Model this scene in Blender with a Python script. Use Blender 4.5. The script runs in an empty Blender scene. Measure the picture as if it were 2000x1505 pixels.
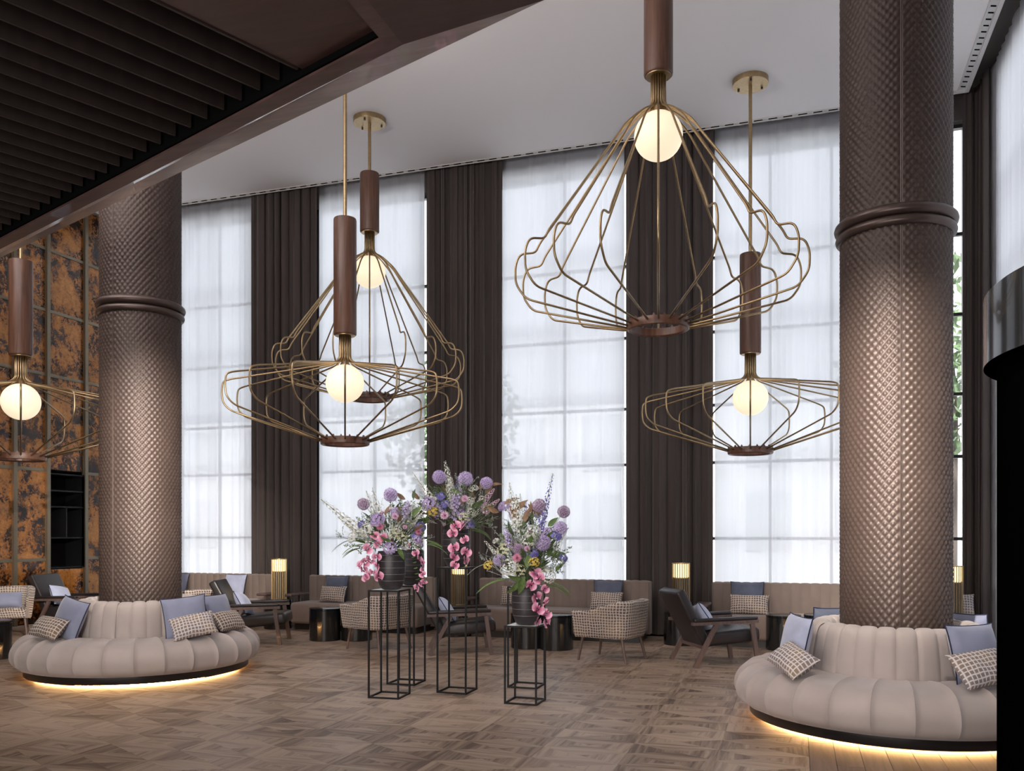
import bpy, bmesh, math, random
import numpy as np
from mathutils import Vector, Matrix, Quaternion
random.seed(7)
PI = math.pi
SC = bpy.context.scene
COL = SC.collection
# ------------------------------------------------------------------ camera, light, exposure
# room axes: +Y = towards the tall windows, +X = right along them, camera stands at the origin
H = 1.52; F = 1680.0; YH = 1042.0
UX, UY = 0.9498, 0.3127           # camera right vector / forward vector in room axes
def c2r(xc, yc):                  # metres right / metres ahead of the camera -> room x, y
    return (xc*UX - yc*UY, xc*UY + yc*UX)
cam = bpy.data.cameras.new('camera'); camo = bpy.data.objects.new('camera', cam); COL.objects.link(camo)
camo.location = (0, 0, H); camo.rotation_euler = (PI/2, 0, math.atan2(UY, UX))
cam.sensor_width = 36; cam.lens = 36*F/2000; cam.shift_x = 0; cam.shift_y = (YH-752.5)/2000
cam.clip_start = 0.05; cam.clip_end = 300
SC.camera = camo
SC.view_settings.view_transform = 'Standard'; SC.view_settings.look = 'None'
SC.view_settings.exposure = 0.0; SC.view_settings.gamma = 1.0; SC.view_settings.use_curve_mapping = False
cy = SC.cycles
cy.max_bounces = 8; cy.diffuse_bounces = 4; cy.glossy_bounces = 4; cy.transmission_bounces = 4
cy.transparent_max_bounces = 16; cy.caustics_reflective = False; cy.caustics_refractive = False
cy.sample_clamp_indirect = 6.0; cy.use_denoising = True
W = bpy.data.worlds.new('overcast_sky'); SC.world = W; W.use_nodes = True
bg = W.node_tree.nodes['Background']; bg.inputs[0].default_value = (0.92, 0.93, 1.0, 1); bg.inputs[1].default_value = 2.75

def area(name, loc, rot, sx, sy, power, col, portal=False, spread=PI):
    l = bpy.data.lights.new(name, 'AREA'); l.shape = 'RECTANGLE'; l.size = sx; l.size_y = sy
    l.energy = power; l.color = col; l.spread = spread
    if portal: l.cycles.is_portal = True
    o = bpy.data.objects.new(name, l); COL.objects.link(o); o.location = loc; o.rotation_euler = rot
    return o
# fill light added behind the camera for the unseen entrance, below the timber canopy
area('entrance_fill', (-2.6, -3.7, 1.8), (PI/2, 0, 0), 9.0, 3.0, 560, (1.0, 0.94, 0.90))
# fill light added on top of the canopy, out of sight, brightening the ceiling
area('ceiling_fill', (-7.0, 2.5, 4.62), (PI, 0, -math.atan2(.3507, .9366)), 7.5, 4.0, 1500, (1.0, 0.95, 0.93))
sun = bpy.data.lights.new('sun', 'SUN'); sun.energy = 13; sun.angle = math.radians(3); sun.color = (1.0, 0.97, 0.92)
suno = bpy.data.objects.new('sun', sun); COL.objects.link(suno); suno.rotation_euler = Vector((0.12, 0.75, -1)).to_track_quat('-Z', 'Y').to_euler()
for px in (-9.0, -5.2, -1.4):     # sky portals in the window openings
    area('sky_portal', (px, 13.25, 3.6), (-PI/2, 0, 0), 3.9, 6.6, 1, (1, 1, 1), True)
area('sky_portal', (1.4, 13.25, 3.6), (-PI/2, 0, 0), 1.9, 6.6, 1, (1, 1, 1), True)
area('sky_portal', (2.62, 9.3, 3.6), (PI/2, 0, PI/2), 6.0, 6.6, 1, (1, 1, 1), True)

def spot(name, loc, tgt, power, ang, col, blend=0.6, rad=0.06):
    l = bpy.data.lights.new(name, 'SPOT'); l.energy = power; l.spot_size = ang; l.spot_blend = blend
    l.color = col; l.shadow_soft_size = rad
    o = bpy.data.objects.new(name, l); COL.objects.link(o); o.location = loc
    o.rotation_euler = (Vector(tgt)-Vector(loc)).to_track_quat('-Z', 'Y').to_euler()
    return o
for nm, a, z, b, zb, pw, an in (('accent_column_right', (0.25, 2.9), 3.5, (3.14, 7.05), 2.1, 3800, 36), ('accent_column_left', (-1.7, 4.1), 3.5, (-4.15, 9.62), 2.05, 4600, 30),
        ('accent_flowers', (-0.9, 3.3), 3.5, (-.5, 8.2), 1.1, 330, 44), ('accent_sofa_right', (1.2, 2.2), 3.5, (3.1, 5.9), .5, 290, 62), ('accent_sofa_left', (-2.6, 4.7), 3.5, (-4.1, 8.6), .5, 300, 60)):
    spot(nm, (*c2r(*a), z), (*c2r(*b), zb), pw, math.radians(an), (1.0, 0.90, 0.80), 1.0)
# ------------------------------------------------------------------ helpers
def tag(o, label=None, cat=None, group=None, kind=None):
    if label: o['label'] = label
    if cat: o['category'] = cat
    if group: o['group'] = group
    if kind: o['kind'] = kind
    return o
def empty(name, loc=(0, 0, 0), rz=0, label=None, cat=None, group=None, kind=None):
    o = bpy.data.objects.new(name, None); COL.objects.link(o); o.empty_display_size = 0.1
    o.location = loc; o.rotation_euler = (0, 0, rz)
    return tag(o, label, cat, group, kind)
def inst(name, me, parent=None, loc=(0, 0, 0), rot=(0, 0, 0), sc=None):
    o = bpy.data.objects.new(name, me); COL.objects.link(o); o.location = loc; o.rotation_euler = rot
    if sc is not None: o.scale = (sc, sc, sc) if not hasattr(sc, '__len__') else sc
    if parent: o.parent = parent
    return o
def copy_tree(o, parent=None):
    c = o.copy(); COL.objects.link(c); c.parent = parent
    for ch in o.children: copy_tree(ch, c)
    return c
def finish(me, mat, smooth=40):
    if mat:
        for m in (mat if isinstance(mat, (list, tuple)) else [mat]): me.materials.append(m)
    if smooth:
        me.shade_smooth()
        try: me.set_sharp_from_angle(angle=math.radians(smooth))
        except Exception: pass
    return me
class MB:
    def __init__(s): s.v = []; s.f = []; s.m = []; s.uv = None
    def add(s, vs, fs, mi=0):
        b = len(s.v); s.v += [tuple(p) for p in vs]
        for f in fs: s.f.append(tuple(i+b for i in f)); s.m.append(mi)
        return s
    def box(s, x0, x1, y0, y1, z0, z1, mi=0):
        return s.add([(x0,y0,z0),(x1,y0,z0),(x1,y1,z0),(x0,y1,z0),(x0,y0,z1),(x1,y0,z1),(x1,y1,z1),(x0,y1,z1)],
              [(0,3,2,1),(4,5,6,7),(0,1,5,4),(1,2,6,5),(2,3,7,6),(3,0,4,7)], mi)
    def prism(s, poly, z0, z1, mi=0):
        n = len(poly); a = sum(poly[i][0]*poly[(i+1) % n][1]-poly[(i+1) % n][0]*poly[i][1] for i in range(n))
        if a < 0: poly = poly[::-1]
        vs = [(p[0], p[1], z0) for p in poly]+[(p[0], p[1], z1) for p in poly]
        return s.add(vs, [tuple(range(n))[::-1], tuple(range(n, 2*n))]+[(i, (i+1) % n, n+(i+1) % n, n+i) for i in range(n)], mi)
    def tube(s, pts, r, n=8, mi=0, closed=False, cap=True):
        P = [Vector(p) for p in pts]; k = len(P); rs = r if hasattr(r, '__len__') else [r]*k
        T = []
        for i in range(k):
            if closed: t = P[(i+1) % k]-P[i-1]
            else: t = P[min(i+1, k-1)]-P[max(i-1, 0)]
            T.append(t.normalized() if t.length > 1e-9 else Vector((0, 0, 1)))
        a = Vector((0, 0, 1)) if abs(T[0].z) < 0.9 else Vector((1, 0, 0))
        N = T[0].cross(a).normalized(); vs = []
        for i in range(k):
            N = (N-T[i]*N.dot(T[i])); N = N.normalized() if N.length > 1e-6 else T[i].orthogonal().normalized()
            B = T[i].cross(N)
            for j in range(n):
                t = 2*PI*j/n; vs.append(P[i]+(N*math.cos(t)+B*math.sin(t))*rs[i])
        fs = []
        for i in range(k if closed else k-1):
            i2 = (i+1) % k
            for j in range(n): fs.append((i*n+j, i*n+(j+1) % n, i2*n+(j+1) % n, i2*n+j))
        if not closed and cap: fs += [tuple(range(n))[::-1], tuple((k-1)*n+j for j in range(n))]
        return s.add(vs, fs, mi)
    def bar(s, a, b, wx, wy, mi=0):      # rectangular bar from a to b (wx horizontal width, wy other)
        a, b = Vector(a), Vector(b); t = (b-a).normalized()
        up = Vector((0, 0, 1)) if abs(t.z) < 0.95 else Vector((1, 0, 0))
        n = t.cross(up).normalized(); m = n.cross(t).normalized()
        vs = [p+n*sx*wx/2+m*sy*wy/2 for p in (a, b) for sx, sy in ((-1,-1),(1,-1),(1,1),(-1,1))]
        return s.add(vs, [(0,1,2,3),(7,6,5,4),(0,4,5,1),(1,5,6,2),(2,6,7,3),(3,7,4,0)], mi)
    def lathe(s, prof, n=48, mi=0, x=0, y=0, closed=False):
        k = len(prof); vs = []
        for r, z in prof:
            for j in range(n): t = 2*PI*j/n; vs.append((x+r*math.cos(t), y+r*math.sin(t), z))
        fs = []
        for i in range(k if closed else k-1):
            i2 = (i+1) % k
            for j in range(n): fs.append((i*n+j, i*n+(j+1) % n, i2*n+(j+1) % n, i2*n+j))
        if not closed:
            if prof[0][0] > 1e-4: fs.append(tuple(range(n))[::-1])
            if prof[-1][0] > 1e-4: fs.append(tuple((k-1)*n+j for j in range(n)))
        return s.add(vs, fs, mi)
    def grid(s, fn, nu, nv, mi=0):
        vs = [fn(i/nu, j/nv) for j in range(nv+1) for i in range(nu+1)]
        fs = [(j*(nu+1)+i, j*(nu+1)+i+1, (j+1)*(nu+1)+i+1, (j+1)*(nu+1)+i) for j in range(nv) for i in range(nu)]
        return s.add(vs, fs, mi)
    def mesh(s, name, mat, smooth=40, weld=False):
        me = bpy.data.meshes.new(name); me.from_pydata(s.v, [], s.f)
        me.polygons.foreach_set('material_index', s.m)
        if weld:
            bm = bmesh.new(); bm.from_mesh(me); bmesh.ops.remove_doubles(bm, verts=bm.verts, dist=1e-5)
            bmesh.ops.recalc_face_normals(bm, faces=bm.faces); bm.to_mesh(me); bm.free()
        me.update(); return finish(me, mat, smooth)
    def obj(s, name, mat, parent=None, smooth=40, loc=(0, 0, 0), rot=(0, 0, 0), weld=False):
        return inst(name, s.mesh(name, mat, smooth, weld), parent, loc, rot)
def rbox(name, x0, x1, y0, y1, z0, z1, bev, mat, seg=3, taper=None):
    bm = bmesh.new(); bmesh.ops.create_cube(bm, size=1)
    for v in bm.verts:
        v.co = ((x0+x1)/2+v.co.x*(x1-x0), (y0+y1)/2+v.co.y*(y1-y0), (z0+z1)/2+v.co.z*(z1-z0))
    if taper:
        for v in bm.verts: v.co = Vector(taper(v.co))
    bmesh.ops.bevel(bm, geom=bm.edges[:]+bm.verts[:], offset=bev, segments=seg, profile=0.5, affect='EDGES')
    me = bpy.data.meshes.new(name); bm.to_mesh(me); bm.free()
    return finish(me, mat, 60)
# ------------------------------------------------------------------ materials
class NT:
    def __init__(s, name):
        s.m = bpy.data.materials.new(name); s.m.use_nodes = True; s.t = s.m.node_tree; s.n = s.t.nodes
        s.b = s.n['Principled BSDF']; s.out = s.n['Material Output']
    def new(s, typ, **kw):
        n = s.n.new(typ)
        for k, v in kw.items():
            if k.startswith('i_'):
                key = k[2:]; key = int(key) if key.isdigit() else key.replace('_', ' ')
                n.inputs[key].default_value = v
            else: setattr(n, k, v)
        return n
    def link(s, a, b): s.t.links.new(a, b)
    def math(s, op, a, b=None):
        n = s.n.new('ShaderNodeMath'); n.operation = op
        for i, v in enumerate((a, b)):
            if v is None: continue
            if hasattr(v, 'links'): s.link(v, n.inputs[i])
            else: n.inputs[i].default_value = v
        return n.outputs[0]
    def ramp(s, fac, stops):
        n = s.n.new('ShaderNodeValToRGB'); e = n.color_ramp.elements
        while len(e) < len(stops): e.new(0.5)
        for i, (p, c) in enumerate(stops): e[i].position = p; e[i].color = (*c, 1)
        s.link(fac, n.inputs[0]); return n.outputs[0]
    def coords(s, which='Object', scale=(1, 1, 1), rnd=False):
        tc = s.new('ShaderNodeTexCoord'); mp = s.new('ShaderNodeMapping'); mp.inputs['Scale'].default_value = scale
        s.link(tc.outputs[which], mp.inputs['Vector'])
        if rnd:
            oi = s.new('ShaderNodeObjectInfo'); k = s.math('MULTIPLY', oi.outputs['Random'], 37.0)
            s.link(k, mp.inputs['Location'])
        return mp.outputs[0]
    def noise(s, vec, scale, detail=3, rough=0.5, dist=0):
        n = s.new('ShaderNodeTexNoise'); n.inputs['Scale'].default_value = scale; n.inputs['Detail'].default_value = detail
        n.inputs['Roughness'].default_value = rough; n.inputs['Distortion'].default_value = dist
        if vec: s.link(vec, n.inputs['Vector'])
        return n.outputs['Fac']
    def bump(s, h, strength=0.3, dist=0.01):
        n = s.new('ShaderNodeBump'); n.inputs['Strength'].default_value = strength; n.inputs['Distance'].default_value = dist
        s.link(h, n.inputs['Height']); s.link(n.outputs[0], s.b.inputs['Normal'])
def simple(name, col, rough=0.5, metal=0.0, spec=0.5, sheen=0, coat=0, nz=None, amt=0.15, bump=0, scale=(1, 1, 1)):
    t = NT(name); b = t.b; b.inputs['Roughness'].default_value = rough; b.inputs['Metallic'].default_value = metal
    b.inputs['Specular IOR Level'].default_value = spec; b.inputs['Sheen Weight'].default_value = sheen
    b.inputs['Coat Weight'].default_value = coat
    if nz:
        f = t.noise(t.coords('Object', scale, True), nz, 4, 0.55)
        c = t.ramp(f, [(0.3, tuple(x*(1-amt) for x in col)), (0.7, tuple(min(1, x*(1+amt)) for x in col))])
        t.link(c, b.inputs['Base Color'])
        if bump: t.bump(f, bump, 0.01)
    else: b.inputs['Base Color'].default_value = (*col, 1)
    return t.m
M = {}
def wood(name, c1, c2, rough=0.45, scale=(18, 18, 1.2), coat=0.1, which='Object'):
    t = NT(name); v = t.coords(which, scale, True); f = t.noise(v, 1.6, 6, 0.6, 0.6)
    t.link(t.ramp(f, [(0.3, c1), (0.68, c2)]), t.b.inputs['Base Color'])
    t.b.inputs['Roughness'].default_value = rough; t.b.inputs['Coat Weight'].default_value = coat
    t.bump(f, 0.08, 0.004); return t.m
M['walnut'] = wood('walnut', (0.062, 0.027, 0.016), (0.155, 0.070, 0.042), 0.42)
M['chairwood'] = wood('chair_wood', (0.085, 0.055, 0.048), (0.15, 0.10, 0.088), 0.5, (25, 25, 3))
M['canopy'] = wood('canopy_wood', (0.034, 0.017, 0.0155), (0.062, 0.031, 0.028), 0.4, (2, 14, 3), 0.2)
M['fascia'] = wood('fascia_reflection_wood', (0.30, 0.255, 0.25), (0.40, 0.345, 0.34), 0.28, (2, 14, 3), 0.9)  # grey reflection of the windows on dark wood, put into the base colour
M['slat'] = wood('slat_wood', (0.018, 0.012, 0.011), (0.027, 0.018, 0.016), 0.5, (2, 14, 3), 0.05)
M['black'] = simple('black_void', (0.004, 0.004, 0.004), 0.9, 0, 0.0)
M['frameboard'] = wood('canopy_frame_wood', (0.055, 0.03, 0.027), (0.10, 0.055, 0.05), 0.4, (2, 14, 3), 0.25)
M['brass'] = simple('brushed_brass', (0.40, 0.29, 0.16), 0.36, 0.95, nz=30, amt=0.12)
M['steel_black'] = simple('black_steel', (0.006, 0.006, 0.007), 0.5, 0.0, 0.25)
M['gloss_black'] = simple('black_lacquer', (0.008, 0.009, 0.010), 0.14, 0.0, 0.6, coat=0.3)
M['plinth'] = simple('plinth_black', (0.012, 0.011, 0.011), 0.3)
M['column'] = simple('bronze_leather', (0.062, 0.043, 0.036), 0.45, 0.20, 0.35, nz=3.0, amt=0.1)
M['bronze'] = simple('bronze_ring', (0.075, 0.052, 0.045), 0.34, 0.5)
M['bronze_bar'] = simple('bronze_bar', (0.20, 0.17, 0.12), 0.38, 0.7)
M['ceiling'] = simple('ceiling_paint', (0.80, 0.765, 0.76), 0.75)
M['white'] = simple('white_paint', (0.62, 0.60, 0.59), 0.6)
M['wall'] = simple('wall_paint', (0.17, 0.155, 0.145), 0.8)
M['marble'] = simple('white_stone', (0.75, 0.74, 0.73), 0.25, nz=3, amt=0.06)
M['velvet'] = simple('taupe_velvet', (0.40, 0.345, 0.325), 0.62, 0, 0.3, sheen=0.35, nz=2.2, amt=0.09)
M['banq'] = simple('brown_velvet', (0.21, 0.162, 0.138), 0.7, 0, 0.3, sheen=0.3, nz=3, amt=0.1)
M['blue'] = simple('blue_velvet', (0.225, 0.245, 0.35), 0.6, 0, 0.3, sheen=0.5, nz=5, amt=0.12)
M['lightblue'] = simple('light_blue_velvet', (0.42, 0.46, 0.62), 0.6, 0, 0.3, sheen=0.4, nz=5, amt=0.15)
M['slateblue'] = simple('slate_blue_velvet', (0.085, 0.10, 0.15), 0.6, 0, 0.3, sheen=0.4, nz=6, amt=0.15)
M['navy'] = simple('navy_piping', (0.012, 0.016, 0.05), 0.5)
M['leather'] = simple('black_leather', (0.022, 0.018, 0.019), 0.36, 0, 0.5, nz=60, amt=0.15, bump=0.1)
M['frame'] = simple('window_frame', (0.05, 0.05, 0.055), 0.4)
M['vase'] = simple('charcoal_ceramic', (0.032, 0.028, 0.033), 0.42, nz=8, amt=0.3)
M['vaseline'] = simple('pale_glaze_line', (0.22, 0.22, 0.24), 0.4)
def drape_mat():
    t = NT('brown_drape'); v = t.coords('Object', (12, 12, .6)); f = t.noise(v, 2, 3)
    t.link(t.ramp(f, [(0.3, (0.050, 0.037, 0.033)), (0.7, (0.064, 0.048, 0.043))]), t.b.inputs['Base Color'])
    t.b.inputs['Roughness'].default_value = 0.75; t.b.inputs['Sheen Weight'].default_value = 0.25
    return t.m
M['drape'] = drape_mat()
def sheer_mat():
    t = NT('white_sheer'); t.n.remove(t.b)
    v = t.coords('Object', (34, 34, 0.25)); f = t.noise(v, 1.0, 4)
    tr = t.new('ShaderNodeBsdfTransparent'); tr.inputs[0].default_value = (0.97, 0.98, 1.0, 1)
    tl = t.new('ShaderNodeBsdfTranslucent'); tl.inputs[0].default_value = (0.86, 0.88, 0.95, 1)
    df = t.new('ShaderNodeBsdfDiffuse'); df.inputs[0].default_value = (0.80, 0.81, 0.87, 1)
    m1 = t.new('ShaderNodeMixShader'); m1.inputs[0].default_value = 0.35
    t.link(tl.outputs[0], m1.inputs[1]); t.link(df.outputs[0], m1.inputs[2])
    m2 = t.new('ShaderNodeMixShader')
    t.link(t.math('ADD', t.math('MULTIPLY', f, 0.08), 0.88), m2.inputs[0])
    t.link(tr.outputs[0], m2.inputs[1]); t.link(m1.outputs[0], m2.inputs[2]); t.link(m2.outputs[0], t.out.inputs[0])
    return t.m
M['sheer'] = sheer_mat()
def glass_mat():
    t = NT('window_glass'); t.n.remove(t.b)
    tr = t.new('ShaderNodeBsdfTransparent'); tr.inputs[0].default_value = (0.93, 0.95, 0.95, 1)
    gl = t.new('ShaderNodeBsdfGlossy'); gl.inputs['Roughness'].default_value = 0.02
    fr = t.new('ShaderNodeFresnel'); mx = t.new('ShaderNodeMixShader')
    t.link(fr.outputs[0], mx.inputs[0]); t.link(tr.outputs[0], mx.inputs[1]); t.link(gl.outputs[0], mx.inputs[2])
    t.link(mx.outputs[0], t.out.inputs[0]); return t.m
M['glass'] = glass_mat()
def emis(name, col, st):
    t = NT(name); t.b.inputs['Base Color'].default_value = (*col, 1)
    t.b.inputs['Emission Color'].default_value = (*col, 1); t.b.inputs['Emission Strength'].default_value = st
    t.b.inputs['Roughness'].default_value = 0.4; return t.m
M['globe'] = emis('opal_globe', (1.0, 0.84, 0.60), 0.80)
M['led'] = emis('warm_led', (1.0, 0.54, 0.20), 75.0)
M['shade'] = emis('lamp_shade_glow', (1.0, 0.80, 0.42), 1.6)
def check_mat(name, base, line, tan, freq=26, thr=0.30, warp=0.02):
    t = NT(name); tc = t.new('ShaderNodeTexCoord')
    nz = t.new('ShaderNodeTexNoise'); nz.inputs['Scale'].default_value = 9
    t.link(tc.outputs['UV'], nz.inputs['Vector'])
    add = t.new('ShaderNodeVectorMath', operation='MULTIPLY_ADD')
    t.link(nz.outputs['Color'], add.inputs[0]); add.inputs[1].default_value = (warp, warp, 0); t.link(tc.outputs['UV'], add.inputs[2])
    sp = t.new('ShaderNodeSeparateXYZ'); t.link(add.outputs[0], sp.inputs[0])
    def cell(o): return t.math('PINGPONG', t.math('MULTIPLY', o, freq), 0.5)
    k = t.math('MINIMUM', cell(sp.outputs[0]), cell(sp.outputs[1]))      # 0 at lines
    k2 = t.math('ADD', k, t.math('MULTIPLY', t.noise(tc.outputs['UV'], 60, 2), 0.12))
    n2 = t.noise(tc.outputs['UV'], 4, 2)
    cb = t.ramp(n2, [(0.40, base), (0.62, tan)])
    mx = t.new('ShaderNodeMix', data_type='RGBA'); mr = t.new('ShaderNodeMapRange')
    mr.inputs[1].default_value = thr*0.45; mr.inputs[2].default_value = thr; t.link(k2, mr.inputs[0]); t.link(mr.outputs[0], mx.inputs[0])
    mx.inputs[6].default_value = (*line, 1); t.link(cb, mx.inputs[7]); t.link(mx.outputs[2], t.b.inputs['Base Color'])
    t.b.inputs['Roughness'].default_value = 0.9; t.b.inputs['Sheen Weight'].default_value = 0.1; t.bump(k2, 0.35, 0.004); return t.m
M['check'] = check_mat('check_weave', (0.13, 0.09, 0.078), (0.60, 0.55, 0.50), (0.22, 0.145, 0.095), 30, 0.24, 0.03)
M['checkpale'] = check_mat('pale_check_weave', (0.20, 0.165, 0.165), (0.66, 0.62, 0.62), (0.29, 0.21, 0.14), 30, 0.26, 0.03)
def mirror_mat():
    t = NT('antique_mirror'); v = t.coords('Object', (1, 1, 1), True)
    big = t.noise(v, 2.3, 8, 0.66, 0.5); fine = t.noise(v, 13, 8, 0.72, 0.6); fine2 = t.noise(v, 42, 3, 0.6)
    s = t.math('ADD', t.math('MULTIPLY', big, 0.48), t.math('ADD', t.math('MULTIPLY', fine, 0.36), t.math('MULTIPLY', fine2, 0.16)))
    c = t.ramp(s, [(0.43, (0.010, 0.007, 0.006)), (0.475, (0.07, 0.028, 0.010)), (0.51, (0.30, 0.11, 0.020)), (0.62, (0.52, 0.22, 0.05))])
    t.link(c, t.b.inputs['Base Color']); t.b.inputs['Metallic'].default_value = 0.45
    t.link(t.math('ADD', t.math('MULTIPLY', fine, 0.35), 0.04), t.b.inputs['Roughness']); t.b.inputs['Coat Weight'].default_value = 0.3
    t.b.inputs['Coat Roughness'].default_value = 0.06; t.b.inputs['Coat IOR'].default_value = 1.6
    return t.m
M['mirror'] = mirror_mat()
def parquet_mat(name, a, b, c):
    t = NT(name); uv = t.new('ShaderNodeTexCoord').outputs['UV']
    at = t.new('ShaderNodeAttribute', attribute_name='tint'); oi = t.new('ShaderNodeObjectInfo')
    mp = t.new('ShaderNodeMapping'); mp.inputs['Scale'].default_value = (1.5, 24, 1); t.link(uv, mp.inputs['Vector'])
    off = t.new('ShaderNodeCombineXYZ'); t.link(t.math('MULTIPLY', oi.outputs['Random'], 50), off.inputs[0])
    t.link(t.math('MULTIPLY', at.outputs['Fac'], 31), off.inputs[1]); t.link(off.outputs[0], mp.inputs['Location'])
    f = t.noise(mp.outputs[0], 1.0, 6, 0.62, 0.8); g = t.noise(mp.outputs[0], 0.25, 2)
    s = t.math('ADD', t.math('MULTIPLY', f, 0.95), t.math('MULTIPLY', at.outputs['Fac'], 0.17))
    s = t.math('ADD', s, t.math('MULTIPLY', t.math('SUBTRACT', g, 0.5), 0.5))
    s = t.math('ADD', s, t.math('MULTIPLY', t.math('SUBTRACT', oi.outputs['Random'], 0.5), 0.14))
    t.link(t.ramp(s, [(0.38, a), (0.52, b), (0.70, c)]), t.b.inputs['Base Color'])
    t.link(t.math('ADD', t.math('MULTIPLY', f, 0.2), 0.34), t.b.inputs['Roughness']); t.b.inputs['Specular IOR Level'].default_value = 0.4
    t.bump(f, 0.12, 0.002); return t.m
M['parquet'] = parquet_mat('oak_parquet', (0.12, 0.076, 0.050), (0.27, 0.187, 0.130), (0.42, 0.315, 0.235))
M['plank'] = parquet_mat('dark_walnut_plank', (0.075, 0.048, 0.042), (0.125, 0.085, 0.075), (0.18, 0.125, 0.11))
# ------------------------------------------------------------------ structure
CH = 7.4
XL, XR, YB, YF = -12.2, 2.19, 12.75, -4.0
floor = MB().box(XL-0.4, 6.5, YF-0.3, 13.6, -0.25, -0.010).obj('floor', M['black'], smooth=0); tag(floor, kind='structure')
# parquet: 0.6 m panels, each cut from the lines corner -> middle of the opposite sides
TS = 0.6
def cells():
    polys = [[(0, 0), (1, 0), (1, 1), (0, 1)]]
    segs = [((0,0),(1,.5)),((1,0),(0,.5)),((0,1),(1,.5)),((1,1),(0,.5)),((0,0),(.5,.25)),((.5,0),(.5,1))][:4]
    for (ax, ay), (bx, by) in segs:
        nx, ny = -(by-ay), bx-ax; out = []
        for p in polys:
            A, B = [], []; n = len(p)
            for i in range(n):
                q, r = p[i], p[(i+1) % n]; dq = (q[0]-ax)*nx+(q[1]-ay)*ny; dr = (r[0]-ax)*nx+(r[1]-ay)*ny
                if dq >= -1e-9: A.append(q)
                if dq <= 1e-9: B.append(q)
                if dq*dr < -1e-14:
                    t = dq/(dq-dr); m = (q[0]+(r[0]-q[0])*t, q[1]+(r[1]-q[1])*t); A.append(m); B.append(m)
            for c in (A, B):
                if len(c) > 2:
                    ar = abs(sum(c[i][0]*c[(i+1) % len(c)][1]-c[(i+1) % len(c)][0]*c[i][1] for i in range(len(c))))/2
                    if ar > 1e-4: out.append(c)
        polys = out
    return polys
CELLS = cells()
def wedge_mesh(name, places, mat, seed=1):
    rnd = random.Random(seed); vs, fs, uvs, tints = [], [], [], []
    for ox, oy in places:
        for c in CELLS:
            n = len(c); gx = sum(p[0] for p in c)/n; gy = sum(p[1] for p in c)/n
            ar = sum(c[i][0]*c[(i+1) % n][1]-c[(i+1) % n][0]*c[i][1] for i in range(n))
            if ar < 0: c = c[::-1]
            dx, dy = gx-.5, gy-.5
            ang = .30*(1 if dx*dy > 0 else -1) if abs(dx) > .08 else 0
            if gx < .2 or gx > .8: ang = PI/2
            ang += rnd.uniform(-.08, .08)
            tn = rnd.random(); zt = rnd.uniform(-0.0006, 0)
            b = len(vs); ins = 0.0009/TS
            q = []
            for (x, y) in c:
                d = math.hypot(gx-x, gy-y); k = ins*1.6/max(d, 1e-6); q.append((x+(gx-x)*min(k, .3), y+(gy-y)*min(k, .3)))
            for (x, y) in q: vs.append((ox+(x-.5)*TS, oy+(y-.5)*TS, zt))
            for (x, y) in c: vs.append((ox+(x-.5)*TS, oy+(y-.5)*TS, -0.0015))
            ca, sa = math.cos(ang), math.sin(ang)
            def U(p): return ((p[0]*ca+p[1]*sa)*TS, (-p[0]*sa+p[1]*ca)*TS)
            fs.append(tuple(b+i for i in range(n))); uvs += [U(p) for p in q]; tints += [tn]*n
            for i in range(n):
                j = (i+1) % n; fs.append((b+i, b+n+i, b+n+j, b+j)); uvs += [U(q[i]), U(c[i]), U(c[j]), U(q[j])]; tints += [tn*0.7]*4
    me = bpy.data.meshes.new(name); me.from_pydata(vs, [], fs)
    uvl = me.uv_layers.new(name='UVMap'); uvl.data.foreach_set('uv', np.array(uvs, np.float32).ravel())
    ca = me.color_attributes.new('tint', 'FLOAT_COLOR', 'CORNER')
    tt = np.array(tints, np.float32); ca.data.foreach_set('color', np.stack([tt, tt, tt, np.ones_like(tt)], 1).ravel())
    me.materials.append(mat); me.update(); return me
def r2c(x, y): return (x*UX+y*UY, -x*UY+y*UX)
variants = [wedge_mesh('parquet_tile', [(0, 0)], M['parquet'], s) for s in (1, 2, 3, 4)]
X0 = 0.09
tiles = []
for i in range(21):
    for j in range(-7, 15):
        cx, cyy = X0-TS*(i+.5), 5.61-0.6*3+TS*(j+.5)-0.0
        if cyy > 13.1: continue
        xc, yc = r2c(cx, cyy); vis = yc > 3.2 and abs(xc) < 0.62*yc+0.7 and yc > 4.6
        tiles.append((not vis, (yc if vis else 50+yc), cx, cyy))
tiles.sort(); rest = []
for k, (nv, d, cx, cyy) in enumerate(tiles):
    if k < 298 and not nv: inst('parquet_tile', variants[random.randrange(4)], floor, (cx, cyy, 0), (0, 0, random.choice((0, PI)))) 
    else: rest.append((cx, cyy))
tag(inst('parquet_tiles', wedge_mesh('parquet_tiles', rest, M['parquet'], 9), floor), kind='stuff')
def plank_mesh(L, w, seed):
    rnd = random.Random(seed); b = 0.002; z = 0.0
    vs = [(b, b, z), (w-b, b, z), (w-b, L-b, z), (b, L-b, z), (0, 0, -.005), (w, 0, -.005), (w, L, -.005), (0, L, -.005)]
    fs = [(0, 1, 2, 3), (0, 4, 5, 1), (1, 5, 6, 2), (2, 6, 7, 3), (3, 7, 4, 0)]
    me = bpy.data.meshes.new('floor_plank'); me.from_pydata(vs, [], fs); uv = me.uv_layers.new(name='UVMap')
    data = [(vs[l.vertex_index][1], vs[l.vertex_index][0]) for l in me.loops]; uv.data.foreach_set('uv', np.array(data, np.float32).ravel())
    ca = me.color_attributes.new('tint', 'FLOAT_COLOR', 'CORNER'); t = rnd.random()
    ca.data.foreach_set('color', np.array([t, t, t, 1]*len(me.loops), np.float32)); me.materials.append(M['plank']); return me
pm = [plank_mesh(1.8, 0.17, s) for s in range(5)]
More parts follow.
